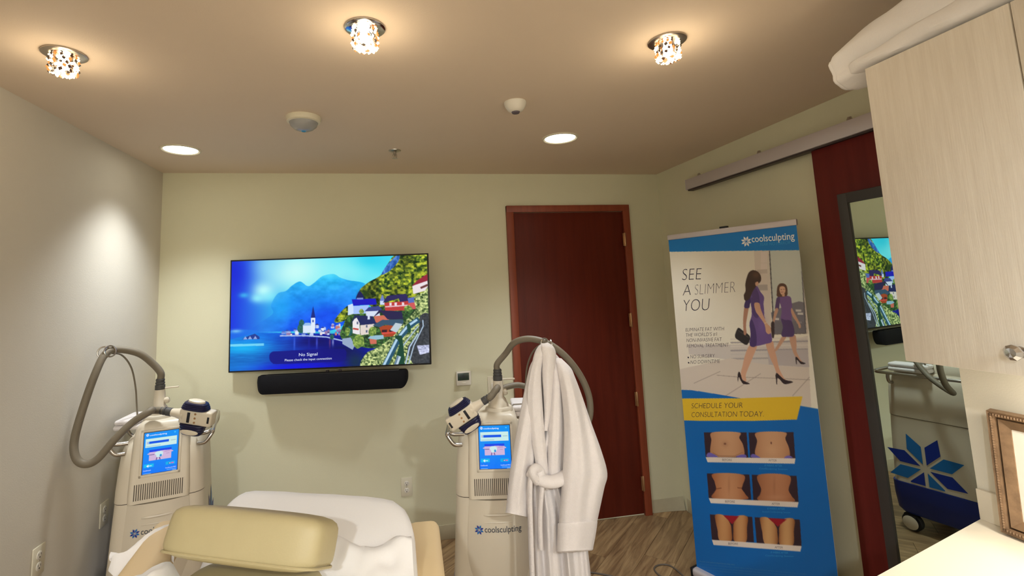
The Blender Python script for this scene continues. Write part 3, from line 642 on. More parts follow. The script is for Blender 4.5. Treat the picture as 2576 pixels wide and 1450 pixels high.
A.curve([(105, 515), (150, 510), (135, 620), (122, 700), (120, 800), (95, 800), (88, 700), (90, 620)], (176, 128, 104))
A.curve([(175, 270), (120, 420), (100, 515), (155, 524), (170, 470), (215, 400)], dk)
A.curve([(180, 275), (240, 270), (285, 340), (325, 400), (320, 470), (325, 540), (330, 620), (350, 700), (400, 800), (414, 905), (340, 935), (240, 958), (165, 952), (172, 820), (160, 700), (185, 600), (175, 470), (165, 350)], dress)
A.curve([(165, 700), (172, 820), (165, 950), (235, 955), (235, 800), (190, 660)], dk, .8); A.curve([(180, 400), (230, 480), (270, 560), (250, 640), (200, 600), (185, 500)], dk, .6); A.soft(300, 720, 50, 120, (128, 98, 166), .5)
A.curve([(185, 285), (230, 290), (268, 380), (272, 470), (215, 474), (190, 400)], (84, 60, 112))
A.curve([(215, 472), (270, 470), (290, 540), (330, 640), (360, 700), (400, 745), (405, 800), (375, 822), (345, 790), (330, 710), (270, 620), (230, 560)], skin); A.line([(330, 700), (362, 688)], 8, (220, 200, 170))
A.curve([(190, 95), (150, 125), (125, 190), (112, 260), (115, 330), (95, 380), (108, 438), (160, 420), (200, 330), (250, 260), (290, 215), (285, 150), (245, 105)], hair); A.curve([(225, 240), (255, 225), (262, 255), (235, 275)], skin); A.soft(235, 150, 40, 40, (110, 78, 54), .6)
A.curve([(30, 752), (75, 775), (165, 850), (130, 945), (40, 895), (-2, 860), (0, 815)], (40, 34, 36)); A.line([(30, 780), (150, 860)], 6, (84, 74, 70)); A.curve([(90, 765), (122, 770), (125, 820), (100, 830)], (176, 128, 104))
# her reflection
A.curve([(530, 850), (580, 850), (530, 930), (470, 1010), (440, 1010), (480, 940)], (196, 152, 126)); A.curve([(615, 850), (680, 835), (695, 940), (695, 1020), (740, 1110), (770, 1150), (735, 1150), (680, 1080), (640, 980)], (196, 152, 126))
A.curve([(682, 1090), (700, 1085), (740, 1130), (798, 1155), (750, 1165), (712, 1125), (698, 1115), (697, 1160), (690, 1160)], shoe)
A.curve([(480, 400), (560, 385), (625, 400), (640, 470), (645, 560), (640, 660), (665, 835), (590, 850), (528, 845), (540, 740), (515, 650), (525, 560), (510, 480)], (116, 86, 140)); A.curve([(520, 650), (560, 660), (640, 680), (665, 835), (528, 845), (540, 740)], (72, 52, 96), .8)
A.curve([(470, 410), (505, 400), (500, 500), (490, 540), (452, 540), (458, 470)], (88, 64, 108)); A.curve([(452, 538), (488, 538), (460, 630), (432, 720), (410, 740), (425, 660)], (196, 152, 126)); A.curve([(640, 525), (670, 580), (712, 660), (745, 730), (725, 755), (705, 700), (650, 620), (632, 560)], (196, 152, 126)); A.curve([(405, 700), (440, 690), (440, 850), (415, 850)], (60, 44, 46))
A.curve([(520, 242), (480, 275), (470, 350), (480, 395), (580, 388), (592, 330), (575, 262)], (96, 66, 50)); A.curve([(505, 285), (555, 282), (568, 330), (550, 365), (525, 372), (505, 340)], (218, 172, 142)); A.rect(530, 360, 560, 392, (206, 158, 130)); A.line([(520, 345), (548, 343)], 5, (150, 84, 80)); A.line([(515, 315), (527, 314)], 5, (70, 46, 40)); A.line([(542, 312), (556, 311)], 5, (70, 46, 40))
# header band, lower waves, yellow band
A.at(1660, 540, 3.152); A.poly([(40, 100), (1180, 30), (1180, 283), (40, 298)], (0, 120, 198))  # header is the same ink as BL, painted lighter for stronger light
A.at(1660, 960, 2.958)
A.poly([(120, 62), (240, 66), (430, 96), (600, 126), (860, 190), (1040, 182), (1180, 205), (1300, 1500), (100, 1500)], BL)
A.poly([(150, 128), (600, 126), (1060, 112), (1018, 284), (700, 294), (300, 294), (160, 290)], (222, 182, 44))
# before / after photographs (region 1760..2020 x 1080..1400)
A.at(1760, 1080, 4.531)
sk, sk2, bk, ltb = (200, 152, 114), (176, 124, 88), (52, 34, 44), (226, 212, 200)
def sks(c0, c1, x0, x1):
    return lambda x, y: (lambda q: np.array(c0)*(1-q)+np.array(c1)*q)(np.clip(np.abs((x-x0)/(x1-x0)*2-1)**2.2, 0, 1)[:, None])
def X4(x): return 1760+x/4.531
A.poly([(50, 38), (536, 38), (554, 330), (70, 318)], bk); A.poly([(558, 40), (1068, 34), (1088, 336), (576, 330)], bk)
A.curve([(148, 38), (450, 38), (452, 100), (495, 180), (510, 290), (450, 318), (150, 312), (122, 250), (135, 130)], sks(sk, sk2, X4(110), X4(515))); A.ell(290, 168, 14, 12, (110, 66, 50)); A.soft(290, 170, 40, 40, (150, 104, 76), .4); A.line([(150, 270), (220, 306), (400, 308), (490, 265)], 8, (140, 96, 70), .7); A.curve([(80, 310), (100, 270), (150, 280), (210, 318), (140, 322)], (112, 98, 180)); A.curve([(410, 318), (470, 292), (525, 295), (525, 326)], (112, 98, 180))
A.curve([(650, 40), (970, 36), (975, 110), (1015, 210), (1025, 300), (960, 332), (700, 330), (630, 280), (655, 140)], sks(sk, sk2, X4(625), X4(1030))); A.ell(815, 158, 9, 14, (110, 66, 50)); A.soft(820, 240, 70, 60, (216, 172, 132), .3); A.curve([(585, 320), (600, 285), (640, 295), (690, 328)], (112, 98, 180)); A.curve([(960, 328), (1010, 300), (1060, 325), (1000, 334)], (112, 98, 180))
A.poly([(70, 320), (1090, 334), (1080, 394), (92, 378)], ltb)
A.poly([(84, 505), (568, 518), (588, 806), (106, 788)], bk); A.poly([(594, 520), (1104, 532), (1126, 832), (612, 810)], bk)
A.curve([(160, 508), (495, 520), (490, 640), (480, 680), (520, 740), (532, 800), (160, 788), (170, 720), (190, 680), (172, 600)], sks((196, 140, 100), (160, 96, 60), X4(150), X4(535))); A.line([(186, 682), (250, 672)], 9, (120, 66, 44)); A.line([(430, 668), (486, 674)], 9, (120, 66, 44)); A.soft(335, 640, 14, 110, (150, 98, 68), .35)
A.curve([(670, 522), (1018, 530), (1012, 690), (1045, 760), (1062, 828), (680, 812), (690, 740), (700, 680)], sks((186, 128, 92), (158, 100, 66), X4(670), X4(1065))); A.soft(850, 650, 16, 110, (140, 90, 62), .35); A.soft(870, 775, 120, 25, (206, 152, 116), .4)
A.poly([(106, 788), (1126, 832), (1112, 892), (128, 844)], ltb)
A.poly([(118, 972), (600, 1000), (620, 1290), (142, 1262)], bk); A.poly([(626, 1004), (1140, 1030), (1160, 1332), (650, 1300)], bk)
A.curve([(182, 976), (280, 985), (350, 1080), (365, 1160), (360, 1276), (230, 1268), (205, 1150), (185, 1060)], sks((198, 144, 94), (150, 92, 52), X4(180), X4(370))); A.curve([(430, 990), (545, 998), (540, 1120), (528, 1286), (398, 1278), (385, 1150), (390, 1070)], sks((198, 144, 94), (150, 92, 52), X4(385), X4(545))); A.poly([(270, 982), (450, 992), (372, 1085)], (150, 22, 40))
A.curve([(692, 1008), (790, 1014), (870, 1110), (885, 1180), (880, 1314), (745, 1306), (715, 1180), (695, 1080)], sks((204, 156, 104), (150, 96, 56), X4(690), X4(885))); A.curve([(960, 1024), (1076, 1028), (1072, 1160), (1060, 1324), (915, 1316), (905, 1180), (910, 1110)], sks((204, 156, 104), (150, 96, 56), X4(905), X4(1075))); A.poly([(780, 1012), (995, 1026), (890, 1112)], (150, 22, 40))
A.poly([(142, 1262), (1160, 1332), (1146, 1394), (160, 1320)], ltb)
cols = A.down(ss)
Sg, Zg = np.meshgrid(np.linspace(0, 1, nx), np.linspace(zt, zb, nz))
G = B0+bx*(Sg*BW)[..., None]+np.array([0, 0, 1.])*Zg[..., None]
pn = print_mesh('printed_panel', G, cols, 'banner_print', bnr); pn['label'] = 'printed face with walking woman and treatment photographs'
Mb = wm(bnr).inverted() @ frameM(B0, bx, -bn, (0, 0, 1))
MB().b2(0, BW, .0006, .0026, zb, zt, M=Mb).build('panel_backing', 'text_white', bnr, smooth=0)
MB().b2(-.004, BW+.004, -.006, .010, zt-.004, zt+.026, .004, M=Mb).build('top_rail', 'aluminium', bnr)
MB().b2(BW*.46, BW*.52, -.003, .016, zt+.024, zt+.036, .002, M=Mb).build('pole_hook', 'black_plastic', bnr)
MB().tube([(BW/2, .02, .06), (BW/2, .02, zt+.02)], .008, 10, M=Mb).build('support_pole', 'aluminium', bnr)
MB().b2(-.012, BW+.012, -.035, .055, .010, .058, .016, 3, M=Mb).build('base_cassette', 'aluminium', bnr)
for x in (-.016, BW+.006): MB().b2(x, x+.01, -.037, .057, .008, .060, .004, M=Mb).build('end_cap', 'black_plastic', bnr)
for x in (BW*.2, BW*.8): MB().b2(x-.015, x+.015, -.09, .1, .0, .012, .003, M=Mb).build('foot', 'aluminium', bnr)
def btext(s, x0, y0, x1, y1, cap, m, T=(1660, 540, 3.152), shear=0., offset=0., nm='printed_text'):
    f = lambda x, y: onB(T[0]+x/T[2], T[1]+y/T[2])
    a, b = f(x0, y0), f(x1, y1); v = f(x0, y0-cap)-a; v = np.array([0, 0, v[2]])
    return lettering(nm, s, a, b, v, m, bnr, bn, .0006, shear, offset)
btext('coolsculpting', 730, 220, 1070, 196, 52, 'text_white', offset=.008); btext('FEAR NO MIRROR', 795, 250, 1035, 234, 24, 'text_cyan', shear=.25, offset=-.012)
TH_ = -.022
btext('SEE', 178, 522, 340, 516, 90, 'text_ink', shear=.22, offset=TH_); btext('A', 182, 645, 245, 640, 86, 'text_ink', shear=.22, offset=TH_); btext('SLIMMER', 278, 638, 598, 618, 82, 'text_grey', shear=.22, offset=-.03); btext('YOU', 196, 768, 404, 760, 92, 'text_ink', shear=.22, offset=TH_)
for s, x0, x1, y in (('ELIMINATE FAT WITH', 204, 512, 928), ("THE WORLD'S #1", 208, 456, 970), ('NON-INVASIVE FAT', 212, 494, 1012), ('REMOVAL TREATMENT', 214, 550, 1056), ('NO SURGERY', 242, 438, 1142), ('NO DOWNTIME', 244, 480, 1185)): btext(s, x0, y, x1, y-8, 27, 'text_grey', shear=.2, offset=-.012)
for x, y in ((226, 1134), (229, 1176)):
    c = onB(1660+x/3.152, 540+y/3.152); MB().add([c+bn*.0012+(bx*math.cos(a)+np.array([0, 0, 1])*math.sin(a))*.0045 for a in np.linspace(0, 6.283, 13)[:-1]], [tuple(range(12))]).build('printed_bullet', 'text_ink', bnr, 0, True)
T5 = (1660, 960, 2.958)
btext('SCHEDULE YOUR', 236, 200, 616, 197, 36, 'text_ink', T5, .2, -.018); btext('CONSULTATION TODAY.', 238, 266, 774, 262, 36, 'text_ink', T5, .2, -.018)
T6 = (1760, 1080, 4.531)
for x, y in ((258, 362), (292, 838), (328, 1318)): btext('BEFORE', x, y, x+112, y+4, 24, 'text_grey', T6, .1, -.01)
for x, y in ((786, 368), (822, 864), (856, 1360)): btext('AFTER', x, y, x+94, y+4, 24, 'text_grey', T6, .1, -.01)
for x, y, a_, b_ in ((742, 424, '8 WEEKS AFTER', 'CoolSculpting Session'), (774, 916, '8 WEEKS AFTER', 'Second CoolSculpting Session'), (812, 1416, '8 WEEKS AFTER', 'CoolSculpting Session')):
    btext(a_, x, y, x+196, y+6, 20, 'text_cyan', T6, .2, -.005); btext(b_, x-60, y+34, x+260, y+44, 17, 'text_cyan', T6, .2, -.01)
T7 = (1740, 1390, 7.576)
btext('Results and patient experience may vary.', 155, 186, 830, 250, 26, 'text_faint', T7, 0, .004)
for i, (y, x1) in enumerate(((235, 2190), (288, 2150), (335, 2120))): btext('Photos courtesy of the treating physicians, shown before and after the treatment session with no other change in weight', 158, y, x1, y+(x1-158)*.095, 20, 'text_faint', T7, 0, -.012)
def petals(c, u, v, R, n, eps, parent, name='logo_petal', mats=('petal_dark', 'petal_light'), world=True, clipv=None, rot=0.):
    c, u, v, n = [np.asarray(t, float) for t in (c, u, v, n)]
    for k_ in range(8):
        a = math.radians(22.5+45*k_)+rot
        h_ = math.radians(22.5); gp = .045*R; c_, s_ = math.cos(a), math.sin(a)
        q = [(gp/math.sin(h_), 0), (.62*R*math.cos(h_)+gp*math.sin(h_), -.62*R*math.sin(h_)+gp*math.cos(h_)), (R, 0), (.62*R*math.cos(h_)+gp*math.sin(h_), .62*R*math.sin(h_)-gp*math.cos(h_))]
        pts = [(x*c_-y*s_, x*s_+y*c_) for x, y in q]
        if clipv is not None: pts = clip(pts, -9, 9, clipv, 9)
        if len(pts) < 3: continue
        MB().add([c+u*x+v*y+n*eps for x, y in pts], [tuple(range(len(pts)))]).build(name, mats[k_ % 2], parent, 0, world)
c = onB(1660+686/3.152, 540+214/3.152); petals(c, bx, np.array([0, 0, 1.]), .028, bn, .0012, bnr, mats=('text_white', 'text_white'))

# ================================================================== COOLING TREATMENT MACHINES
def rrect(hw, y0, y1, z, r, n=5, rf=None):
    rf = rf or r; P = []
    for cx, cy_, a0, q in ((hw-rf, y0+rf, -90, rf), (hw-r, y1-r, 0, r), (-hw+r, y1-r, 90, r), (-hw+rf, y0+rf, 180, rf)):
        for i in range(n+1): a = math.radians(a0+90*i/n); P.append((cx+q*math.cos(a), cy_+q*math.sin(a), z))
    return P
# front console plane: leans back from (y=-.02,z=.69) to (y=.035,z=1.03)
CA, CB = np.array([0, -.022, .69]), np.array([0, .034, 1.035]); cu = np.array([1., 0, 0]); cvv = CB-CA; CL = np.linalg.norm(cvv); cvv = cvv/CL; cn = np.cross(cu, cvv); cn = cn if cn[1] < 0 else -cn
def onC(x, t, e=0.): return CA+cu*x+cvv*t+cn*e
MC = frameM(CA, cu, -cn, cvv)     # local frame on the console: x, depth, up the slope
SC0 = None
def make_machine(name, label, loc, a, mx=0.):
    t = thing(name, label, 'medical machine', loc, -a, 'cooling machines')
    # rolling base
    base = MB().loft([rrect(.19, -.02, .49, .105, .05), rrect(.205, -.035, .505, .13, .05), rrect(.212, -.04, .51, .22, .05), rrect(.212, -.04, .51, .292, .05)]).build('rolling_base', 'machine_blue', t)
    for x, y in ((-.17, .03), (.17, .03), (-.17, .44), (.17, .44)):
        cs = MB().b2(x-.018, x+.018, y-.02, y+.02, .085, .108, .003).b2(x-.028, x-.022, y-.03, y+.03, .055, .1, .002).b2(x+.022, x+.028, y-.03, y+.03, .055, .1, .002).b2(x-.028, x+.028, y-.03, y+.03, .094, .1, .002).build('caster', 'tyre', t)
        Mw = Matrix.Translation((x, y, .052)) @ Matrix.Rotation(math.pi/2, 4, 'Y')
        MB().lathe([(.034, -.018), (.048, -.018), (.052, -.012), (.052, .012), (.048, .018), (.034, .018)], n=28, M=Mw).build('tyre', 'tyre', cs)
        for q in (-1, 1): MB().lathe([(.040, q*.0315), (.036, q*.0335), (0, q*.034)], n=24, M=Mw).build('wheel_disc', 'machine_white', cs)
    # lower housing
    lo = [rrect(.206, -.010, .50, .294, .045), rrect(.20286, -.012, .50, .35, .05), rrect(.19556, -.008, .498, .48, .055), rrect(.1877, .0, .492, .62, .055), rrect(.184, .008, .488, .686, .055)]
    low = MB().loft(lo).build('lower_housing', 'machine_white', t)
    # proud front panel of the lower housing, bulging
    G = []
    for i in range(13):
        z = .30+i/12*(.684-.30); hw = .150-.026*(i/12); yb = -.018-.022*math.sin(math.pi*min(1, (1-i/12)*.9+.1))
        G.append([(x*hw, yb+.030*abs(x)**2.6, z) for x in np.linspace(-1, 1, 17)])
    MB().grid(G, thick=(0, -.03, 0)).build('front_panel', 'machine_white', low)
    def onF(x, z, e=0.): 
        q = (z-.30)/.384; hw = .150-.026*q; yb = -.018-.022*math.sin(math.pi*min(1, (1-q)*.9+.1)); return np.array([x, yb+.030*abs(x/hw)**2.6-e, z])
    # pull recess: lip above a hollow
    MB().tube([onF(x, .628, .001) for x in np.linspace(-.062, .062, 9)], [.003, .006, .007, .007, .007, .007, .007, .006, .003], 8).build('pull_lip', 'machine_white', low)
    MB().tube([onF(x, .598, -.001) for x in np.linspace(-.062, .062, 9)], [.002, .003, .004, .004, .004, .004, .004, .003, .002], 8).build('pull_edge', 'machine_white', low)
    # name on the front
    lettering_on('logo_text', 'coolsculpting', -.060, .100, .560, .024, lambda x, z: onF(x, z, .0018), 'logo_grey', t, .004)
    petals(onF(-.084, .569, .003), (1, -.12, 0), (0, 0, 1), .021, (0, -1, 0), .0015, t, world=False)
    # seam strips
    MB().loft([rrect(.1845, .0072, .4888, .6862, .055), rrect(.1845, .0072, .4888, .6895, .055)]).build('seam_groove', 'machine_seam', t)
    # upper shell
    up = [rrect(.186, .006, .49, .690, .055), rrect(.184, .010, .488, .74, .055), rrect(.178, .018, .485, .83, .06), rrect(.170, .028, .478, .90, .06), rrect(.158, .045, .468, .936, .06), rrect(.140, .07, .45, .955, .055), rrect(.11, .10, .49, .963, .05)]
    MB().loft(up).build('upper_shell', 'machine_white', t)
    # console column
    co = []
    for z, hw, y0, r in ((.690, .124, -.022, .022), (.72, .125, -.0175, .024), (.85, .122, .004, .028), (.96, .117, .022, .03), (1.005, .110, .0295, .032), (1.026, .098, .040, .03), (1.036, .078, .062, .03)):
        co.append(rrect(hw, y0, .26-(.02 if z > 1.01 else 0), z, r, 5, rf=min(r, .02)))
    con = MB().loft(co).build('console', 'machine_white', t)
    # bezel and screen
    sx0, sx1, st0, st1 = -.073, .073, .120, .305
    bz_ = MB().b2(-.084, .084, -.003, .004, st0-.012, st0, .002, M=MC).b2(-.084, .084, -.003, .004, st1, st1+.011, .002, M=MC).b2(-.084, sx0, -.003, .004, st0-.012, st1+.011, .002, M=MC).b2(sx1, .084, -.003, .004, st0-.012, st1+.011, .002, M=MC).build('screen_bezel', 'machine_white', con)
    MB().b2(sx0, sx1, -.0006, .004, st0, st1, M=MC).build('screen_glass', 'black_plastic', con, smooth=0)
    gx, gy = 92, 124
    if not SCREEN: paint_screen(gx, gy)
    u_ = np.linspace(sx0+.0025, sx1-.0025, gx); v_ = np.linspace(st1-.003, st0+.0015, gy)
    Gp = np.array([[onC(x, y, .0010) for x in u_] for y in v_])
    sp = print_mesh('screen_picture', Gp, SCREEN[0], 'panel_picture', con, world=False); sp['label'] = 'lit blue touch screen'
    fx = lambda x: sx0+.0025+(x-50)/(945-50)*(sx1-sx0-.005); fy = lambda y: st1-.003-(y-128)/(1340-128)*(st1-st0-.0045)
    lettering('screen_text', 'coolsculpting', onC(fx(190), fy(228)), onC(fx(632), fy(228)), cvv*.0062, 'text_glow', con, cn, .0016, offset=.012, world=False)
    petals(onC(fx(132), fy(196)), cu, cvv, .0072, cn, .0016, con, 'screen_logo', ('text_glow', 'text_glow'), world=False)
    lettering('screen_text', 'CoolSmooth', onC(fx(75), fy(1255)), onC(fx(270), fy(1255)), cvv*.0046, 'text_glow', con, cn, .0016, world=False)
    lettering('screen_text', 'CoolSmooth PRO', onC(fx(640), fy(1258)), onC(fx(912), fy(1258)), cvv*.0046, 'text_glow', con, cn, .0016, world=False)
    # louvre vent: dark plate painted as the shaded hollow behind upright white slats
    vn = MB().b2(-.102, .102, -.0012, .003, .014, .082, .001, M=MC).build('vent', 'machine_seam', con, smooth=0)
    sl = MB()
    for i in range(24): x = -.1005+i*.00874; sl.b2(x-.0022, x+.0022, -.0026, .001, .0125, .0835, M=MC)
    so = sl.build('vent_slats', 'machine_white', vn, smooth=0); so['kind'] = 'stuff'
    # side logo, both flanks
    for s in (-1, 1):
        sl0 = np.array([s*.20566, 0, .30]); slv = np.array([s*-.022, 0, .392]); slv = slv/np.linalg.norm(slv); nn = np.array([s, 0, .05])
        petals(sl0+np.array([0, .32, 0])+slv*.105, (0, 1, 0), slv, .20, nn, .0022, t, 'side_logo_petal', world=False, clipv=-.100, rot=math.radians(0))
    # rail: steel tube running round the sides and back
    R_ = .0095
    W_ = .216
    pts = [(-.150, .040, .905), (-.185, .030, .910), (-W_+.004, .035, .945), (-W_, .06, .955), (-W_, .28, .955), (-W_, .46, .955), (-W_+.016, .505, .955), (-W_+.06, .518, .955), (0, .52, .955), (W_-.06, .518, .955), (W_-.016, .505, .955), (W_, .46, .955), (W_, .28, .955), (W_, .06, .955), (W_-.004, .035, .945), (.185, .030, .910), (.150, .040, .905)]
    MB().tube(catmull(pts, 5), R_, 10).build('guard_rail', 'steel', t)
    for s in (-1, 1):
        MB().tube(catmull([(s*.14, .052, .948), (s*.18, .045, .950), (s*.202, .05, .954), (s*(W_-.001), .08, .955)], 4), R_, 10).build('rail_end', 'steel', t)
        MB().tube(catmull([(s*W_, .43, .955), (s*(W_-.002), .435, .925), (s*.195, .438, .895), (s*.15, .438, .89)], 4), R_, 10).build('rail_post', 'steel', t)
    # swivel mount for the hose
    my = .13
    MB().lathe([(.066, 1.030), (.066, 1.042), (.060, 1.050), (.048, 1.052), (.044, 1.066), (.034, 1.084), (.026, 1.094), (.0245, 1.15), (.0215, 1.17), (0, 1.17)], (mx, my, 0), 26).build('swivel_mount', 'machine_white', t)
    MB().lathe([(.013, 0), (.016, .004), (.016, .016), (.010, .022), (0, .022)], n=16, M=Matrix.Translation((mx+.022, my-.004, 1.112)) @ Matrix.Rotation(math.radians(75), 4, 'Y')).build('clamp_knob', 'machine_white', t)
    MB().lathe([(.02, 0), (.022, .01), (.014, .02), (0, .022)], n=16, M=Matrix.Translation((mx-.026, my+.01, 1.062)) @ Matrix.Rotation(math.radians(-60), 4, 'Y')).build('swivel_ball', 'machine_white', t)
    MB().b2(mx+.018, mx+.082, my-.006, my+.006, 1.170, 1.177, .002).build('hose_hook', 'machine_white', t)
    hc = MB()
    for z0, z1, r in ((1.168, 1.192, .0225), (1.195, 1.206, .021), (1.209, 1.220, .020)): hc.lathe([(r*.9, z0), (r, z0+.001), (r, z1-.001), (r*.9, z1)], (mx, my, 0), 20)
    hc.lathe([(.018, 1.168), (.018, 1.222)], (mx, my, 0), 16).build('hose_collar', 'hose_clip', t)
    return t
SCREEN = []
def paint_screen(gx, gy):
    U, V_ = np.meshgrid((np.arange(gx*2)+.5)/(gx*2), (np.arange(gy*2)+.5)/(gy*2)); A = Art(50+U*895, 128+V_*1212, (0, 146, 250))
    A.c -= (V_[..., None]**2)*np.array([0, 26, -5])
    A.rect(820, 185, 860, 215, (80, 210, 255)); A.rect(92, 312, 895, 570, (206, 240, 236)); A.rect(185, 398, 690, 466, (0, 84, 232)); A.rect(130, 398, 152, 466, (200, 170, 215)); A.rect(155, 398, 180, 466, (120, 190, 240)); A.rect(735, 420, 870, 444, (170, 200, 205)); A.rect(120, 528, 490, 544, (150, 190, 200))
    A.rect(205, 646, 772, 962, (212, 184, 222)); A.rect(205, 646, 772, 715, (20, 70, 235)); A.curve([(205, 735), (400, 712), (600, 706), (772, 728), (772, 780), (205, 780)], (214, 182, 222)); A.curve([(345, 770), (400, 722), (500, 718), (555, 760), (540, 850), (480, 885), (400, 880), (380, 820)], (208, 238, 240)); A.ell(500, 845, 28, 38, (40, 150, 225)); A.line([(210, 795), (335, 795)], 14, (60, 60, 120)); A.line([(405, 890), (392, 962)], 22, (90, 60, 130)); A.line([(470, 890), (490, 962)], 22, (90, 60, 130)); A.line([(590, 742), (730, 742)], 10, (150, 120, 170)); A.line([(640, 806), (720, 806)], 8, (150, 120, 170))
    A.rect(88, 1050, 335, 1150, (0, 190, 245)); A.line([(165, 1110), (288, 1110)], 20, (240, 250, 255)); A.poly([(148, 1110), (205, 1068), (205, 1152)], (240, 250, 255)); A.rect(640, 1060, 880, 1150, (0, 180, 240)); A.rect(710, 1090, 770, 1136, (20, 60, 150)); A.rect(728, 1100, 765, 1126, (235, 245, 255)); A.rect(775, 1090, 850, 1130, (205, 110, 190))
    A.rect(675, 1284, 912, 1298, (190, 225, 255)); A.rect(85, 1322, 280, 1336, (150, 205, 255)); A.rect(815, 1322, 915, 1336, (190, 225, 255))
    SCREEN.append(A.down(2))
ML = make_machine('cooling_machine', 'white cooling machine with lit screen standing in the left corner', (-1.062, 2.61, 0), math.radians(-14), -.030)
MR = make_machine('cooling_machine', 'white cooling machine with lit screen partly covered by the robe', (.474, 2.225, 0), math.radians(11), .03)
def hosepath(pts): return [onY(x, y, v) for x, y, v in pts]
def applicator(t, c, ang, u, flip):
    """treatment head: white grip box between two navy cups, drawn along ex"""
    ca, sa = math.cos(ang), math.sin(ang); ex = RT*ca+UP*sa; ez = -RT*sa+UP*ca
    if flip: ez = -ez
    ey = np.cross(ez, ex)*(-1 if flip else 1); Mx = wm(t).inverted() @ frameM(c, ex*u, ey*u, ez*u)
    ap = MB().box((6, 0, 0), (84, 30, 38), 5, 3, M=Mx).build('applicator', 'machine_white', t)
    MB().loft([[(-34+q*4, math.cos(a)*r_, math.sin(a)*r_) for a in np.linspace(0, 6.283, 17)[:-1]] for q, r_ in ((2, 17), (-1, 14), (-4, 11), (-7, 9.5))], M=Mx).build('applicator_neck', 'machine_white', ap)
    def cup(z0, z1, l0, l1, dz):
        rows = []
        for i in range(9):
            q = i/8; l = l0+(l1-l0)*q**1.6+(1.6 if i % 2 else 0); wv = 19-4*q+(1.2 if i % 2 else 0); rows.append([(dz+l*math.copysign(abs(math.cos(a))**.6, math.cos(a)), wv*math.copysign(abs(math.sin(a))**.6, math.sin(a)), z0+(z1-z0)*q) for a in np.linspace(0, 6.283, 29)[:-1]])
        return rows
    MB().loft(cup(19, 36, 33, 26, -2), M=Mx).build('upper_cup', 'navy_rubber', ap); MB().loft(cup(-19, -46, 31, 24, -2), M=Mx).build('lower_cup', 'navy_rubber', ap)
    MB().loft([[(-2+l*math.cos(a), 11*k_*math.sin(a), z) for a in np.linspace(0, 6.283, 21)[:-1]] for l, k_, z in ((22, 1, 36), (21, 1, 40), (15, .7, 42))], M=Mx).build('cup_cap', 'machine_white', ap)
    MB().loft([[(-2+23*k_*math.cos(a), -16-y, -37+7*k_*math.sin(a)) for a in np.linspace(0, 6.283, 21)[:-1]] for k_, y in ((1, 0), (.96, 2), (.8, 3))], M=Mx).build('cup_paddle', 'machine_white', ap)
    MB().b2(-14, -7, -16.2, -14, -13, 13, .3, M=Mx).build('applicator_label', 'label_black', ap); MB().b2(38, 43, -16.2, -14, -8, 8, .3, M=Mx).build('applicator_label', 'label_black', ap)
    for z in (-11, 0, 11): MB().lathe([(2.8, 0), (2.4, 1.2), (0, 1.2)], n=12, M=Mx @ Matrix.Translation((6, -15, z)) @ Matrix.Rotation(math.pi/2, 4, 'X')).build('applicator_button', 'brass', ap)
    cl = MB()
    for x0, x1, r_ in ((-76, -62, 10.5), (-84, -78, 10), (-91, -86, 9.4)): cl.lathe([(r_*.9, x0), (r_, x0+1), (r_, x1-1), (r_*.9, x1)], n=18, M=Mx @ Matrix.Rotation(math.pi/2, 4, 'Y'))
    cl.lathe([(8.6, -92), (8.6, -60)], n=14, M=Mx @ Matrix.Rotation(math.pi/2, 4, 'Y')).build('hose_strain_relief', 'hose_clip', ap)
    return np.asarray(c)-ex*u*91
# left machine: hose, hanger wire, rings, treatment head
cL = onY(492, 1047, 2.61); eL = applicator(ML, cL, math.radians(-9), .00186, False)
topL = np.array((wm(ML) @ Vector((-.030, .13, 1.215)))); hp = [topL, topL+np.array([0, 0, .035])]+hosepath([(384, 915, 2.72), (350, 890, 2.69), (300, 880, 2.64), (266, 890, 2.58), (238, 945, 2.52), (205, 1040, 2.48), (187, 1110, 2.47), (191, 1152, 2.46), (213, 1168, 2.46), (245, 1156, 2.47), (290, 1105, 2.49), (335, 1062, 2.52), (380, 1034, 2.54)])+[eL-(RT*math.cos(math.radians(-9)))*.05, eL, eL+RT*.02]
MB().tube(catmull(hp, 7), .0165, 12).build('coolant_hose', 'hose_grey', ML, world=True)
wr = hosepath([(346, 1052, 2.86), (344, 1020, 2.86), (341, 975, 2.84), (330, 925, 2.78), (305, 893, 2.69), (270, 890, 2.60)])
MB().tube(catmull(wr, 6), .0042, 8).build('hanger_wire', 'hose_grey', ML, world=True)
def ring(c, R_, r_, ax):
    ax = np.asarray(ax, float)/np.linalg.norm(ax); u_ = np.cross(ax, [0, 0, 1.]); u_ /= np.linalg.norm(u_); v_ = np.cross(ax, u_)
    return [np.asarray(c)+R_*(u_*math.cos(a)+v_*math.sin(a)) for a in np.linspace(0, 6.283, 25)[:-1]]
for px, py, ax in ((262, 887, (.3, -1, .1)), (277, 884, (.9, -.5, .25))):
    MB().tube(ring(onY(px, py, 2.585), .026, 0, ax), .0036, 8, closed=True).build('hanger_ring', 'steel', ML, world=True)
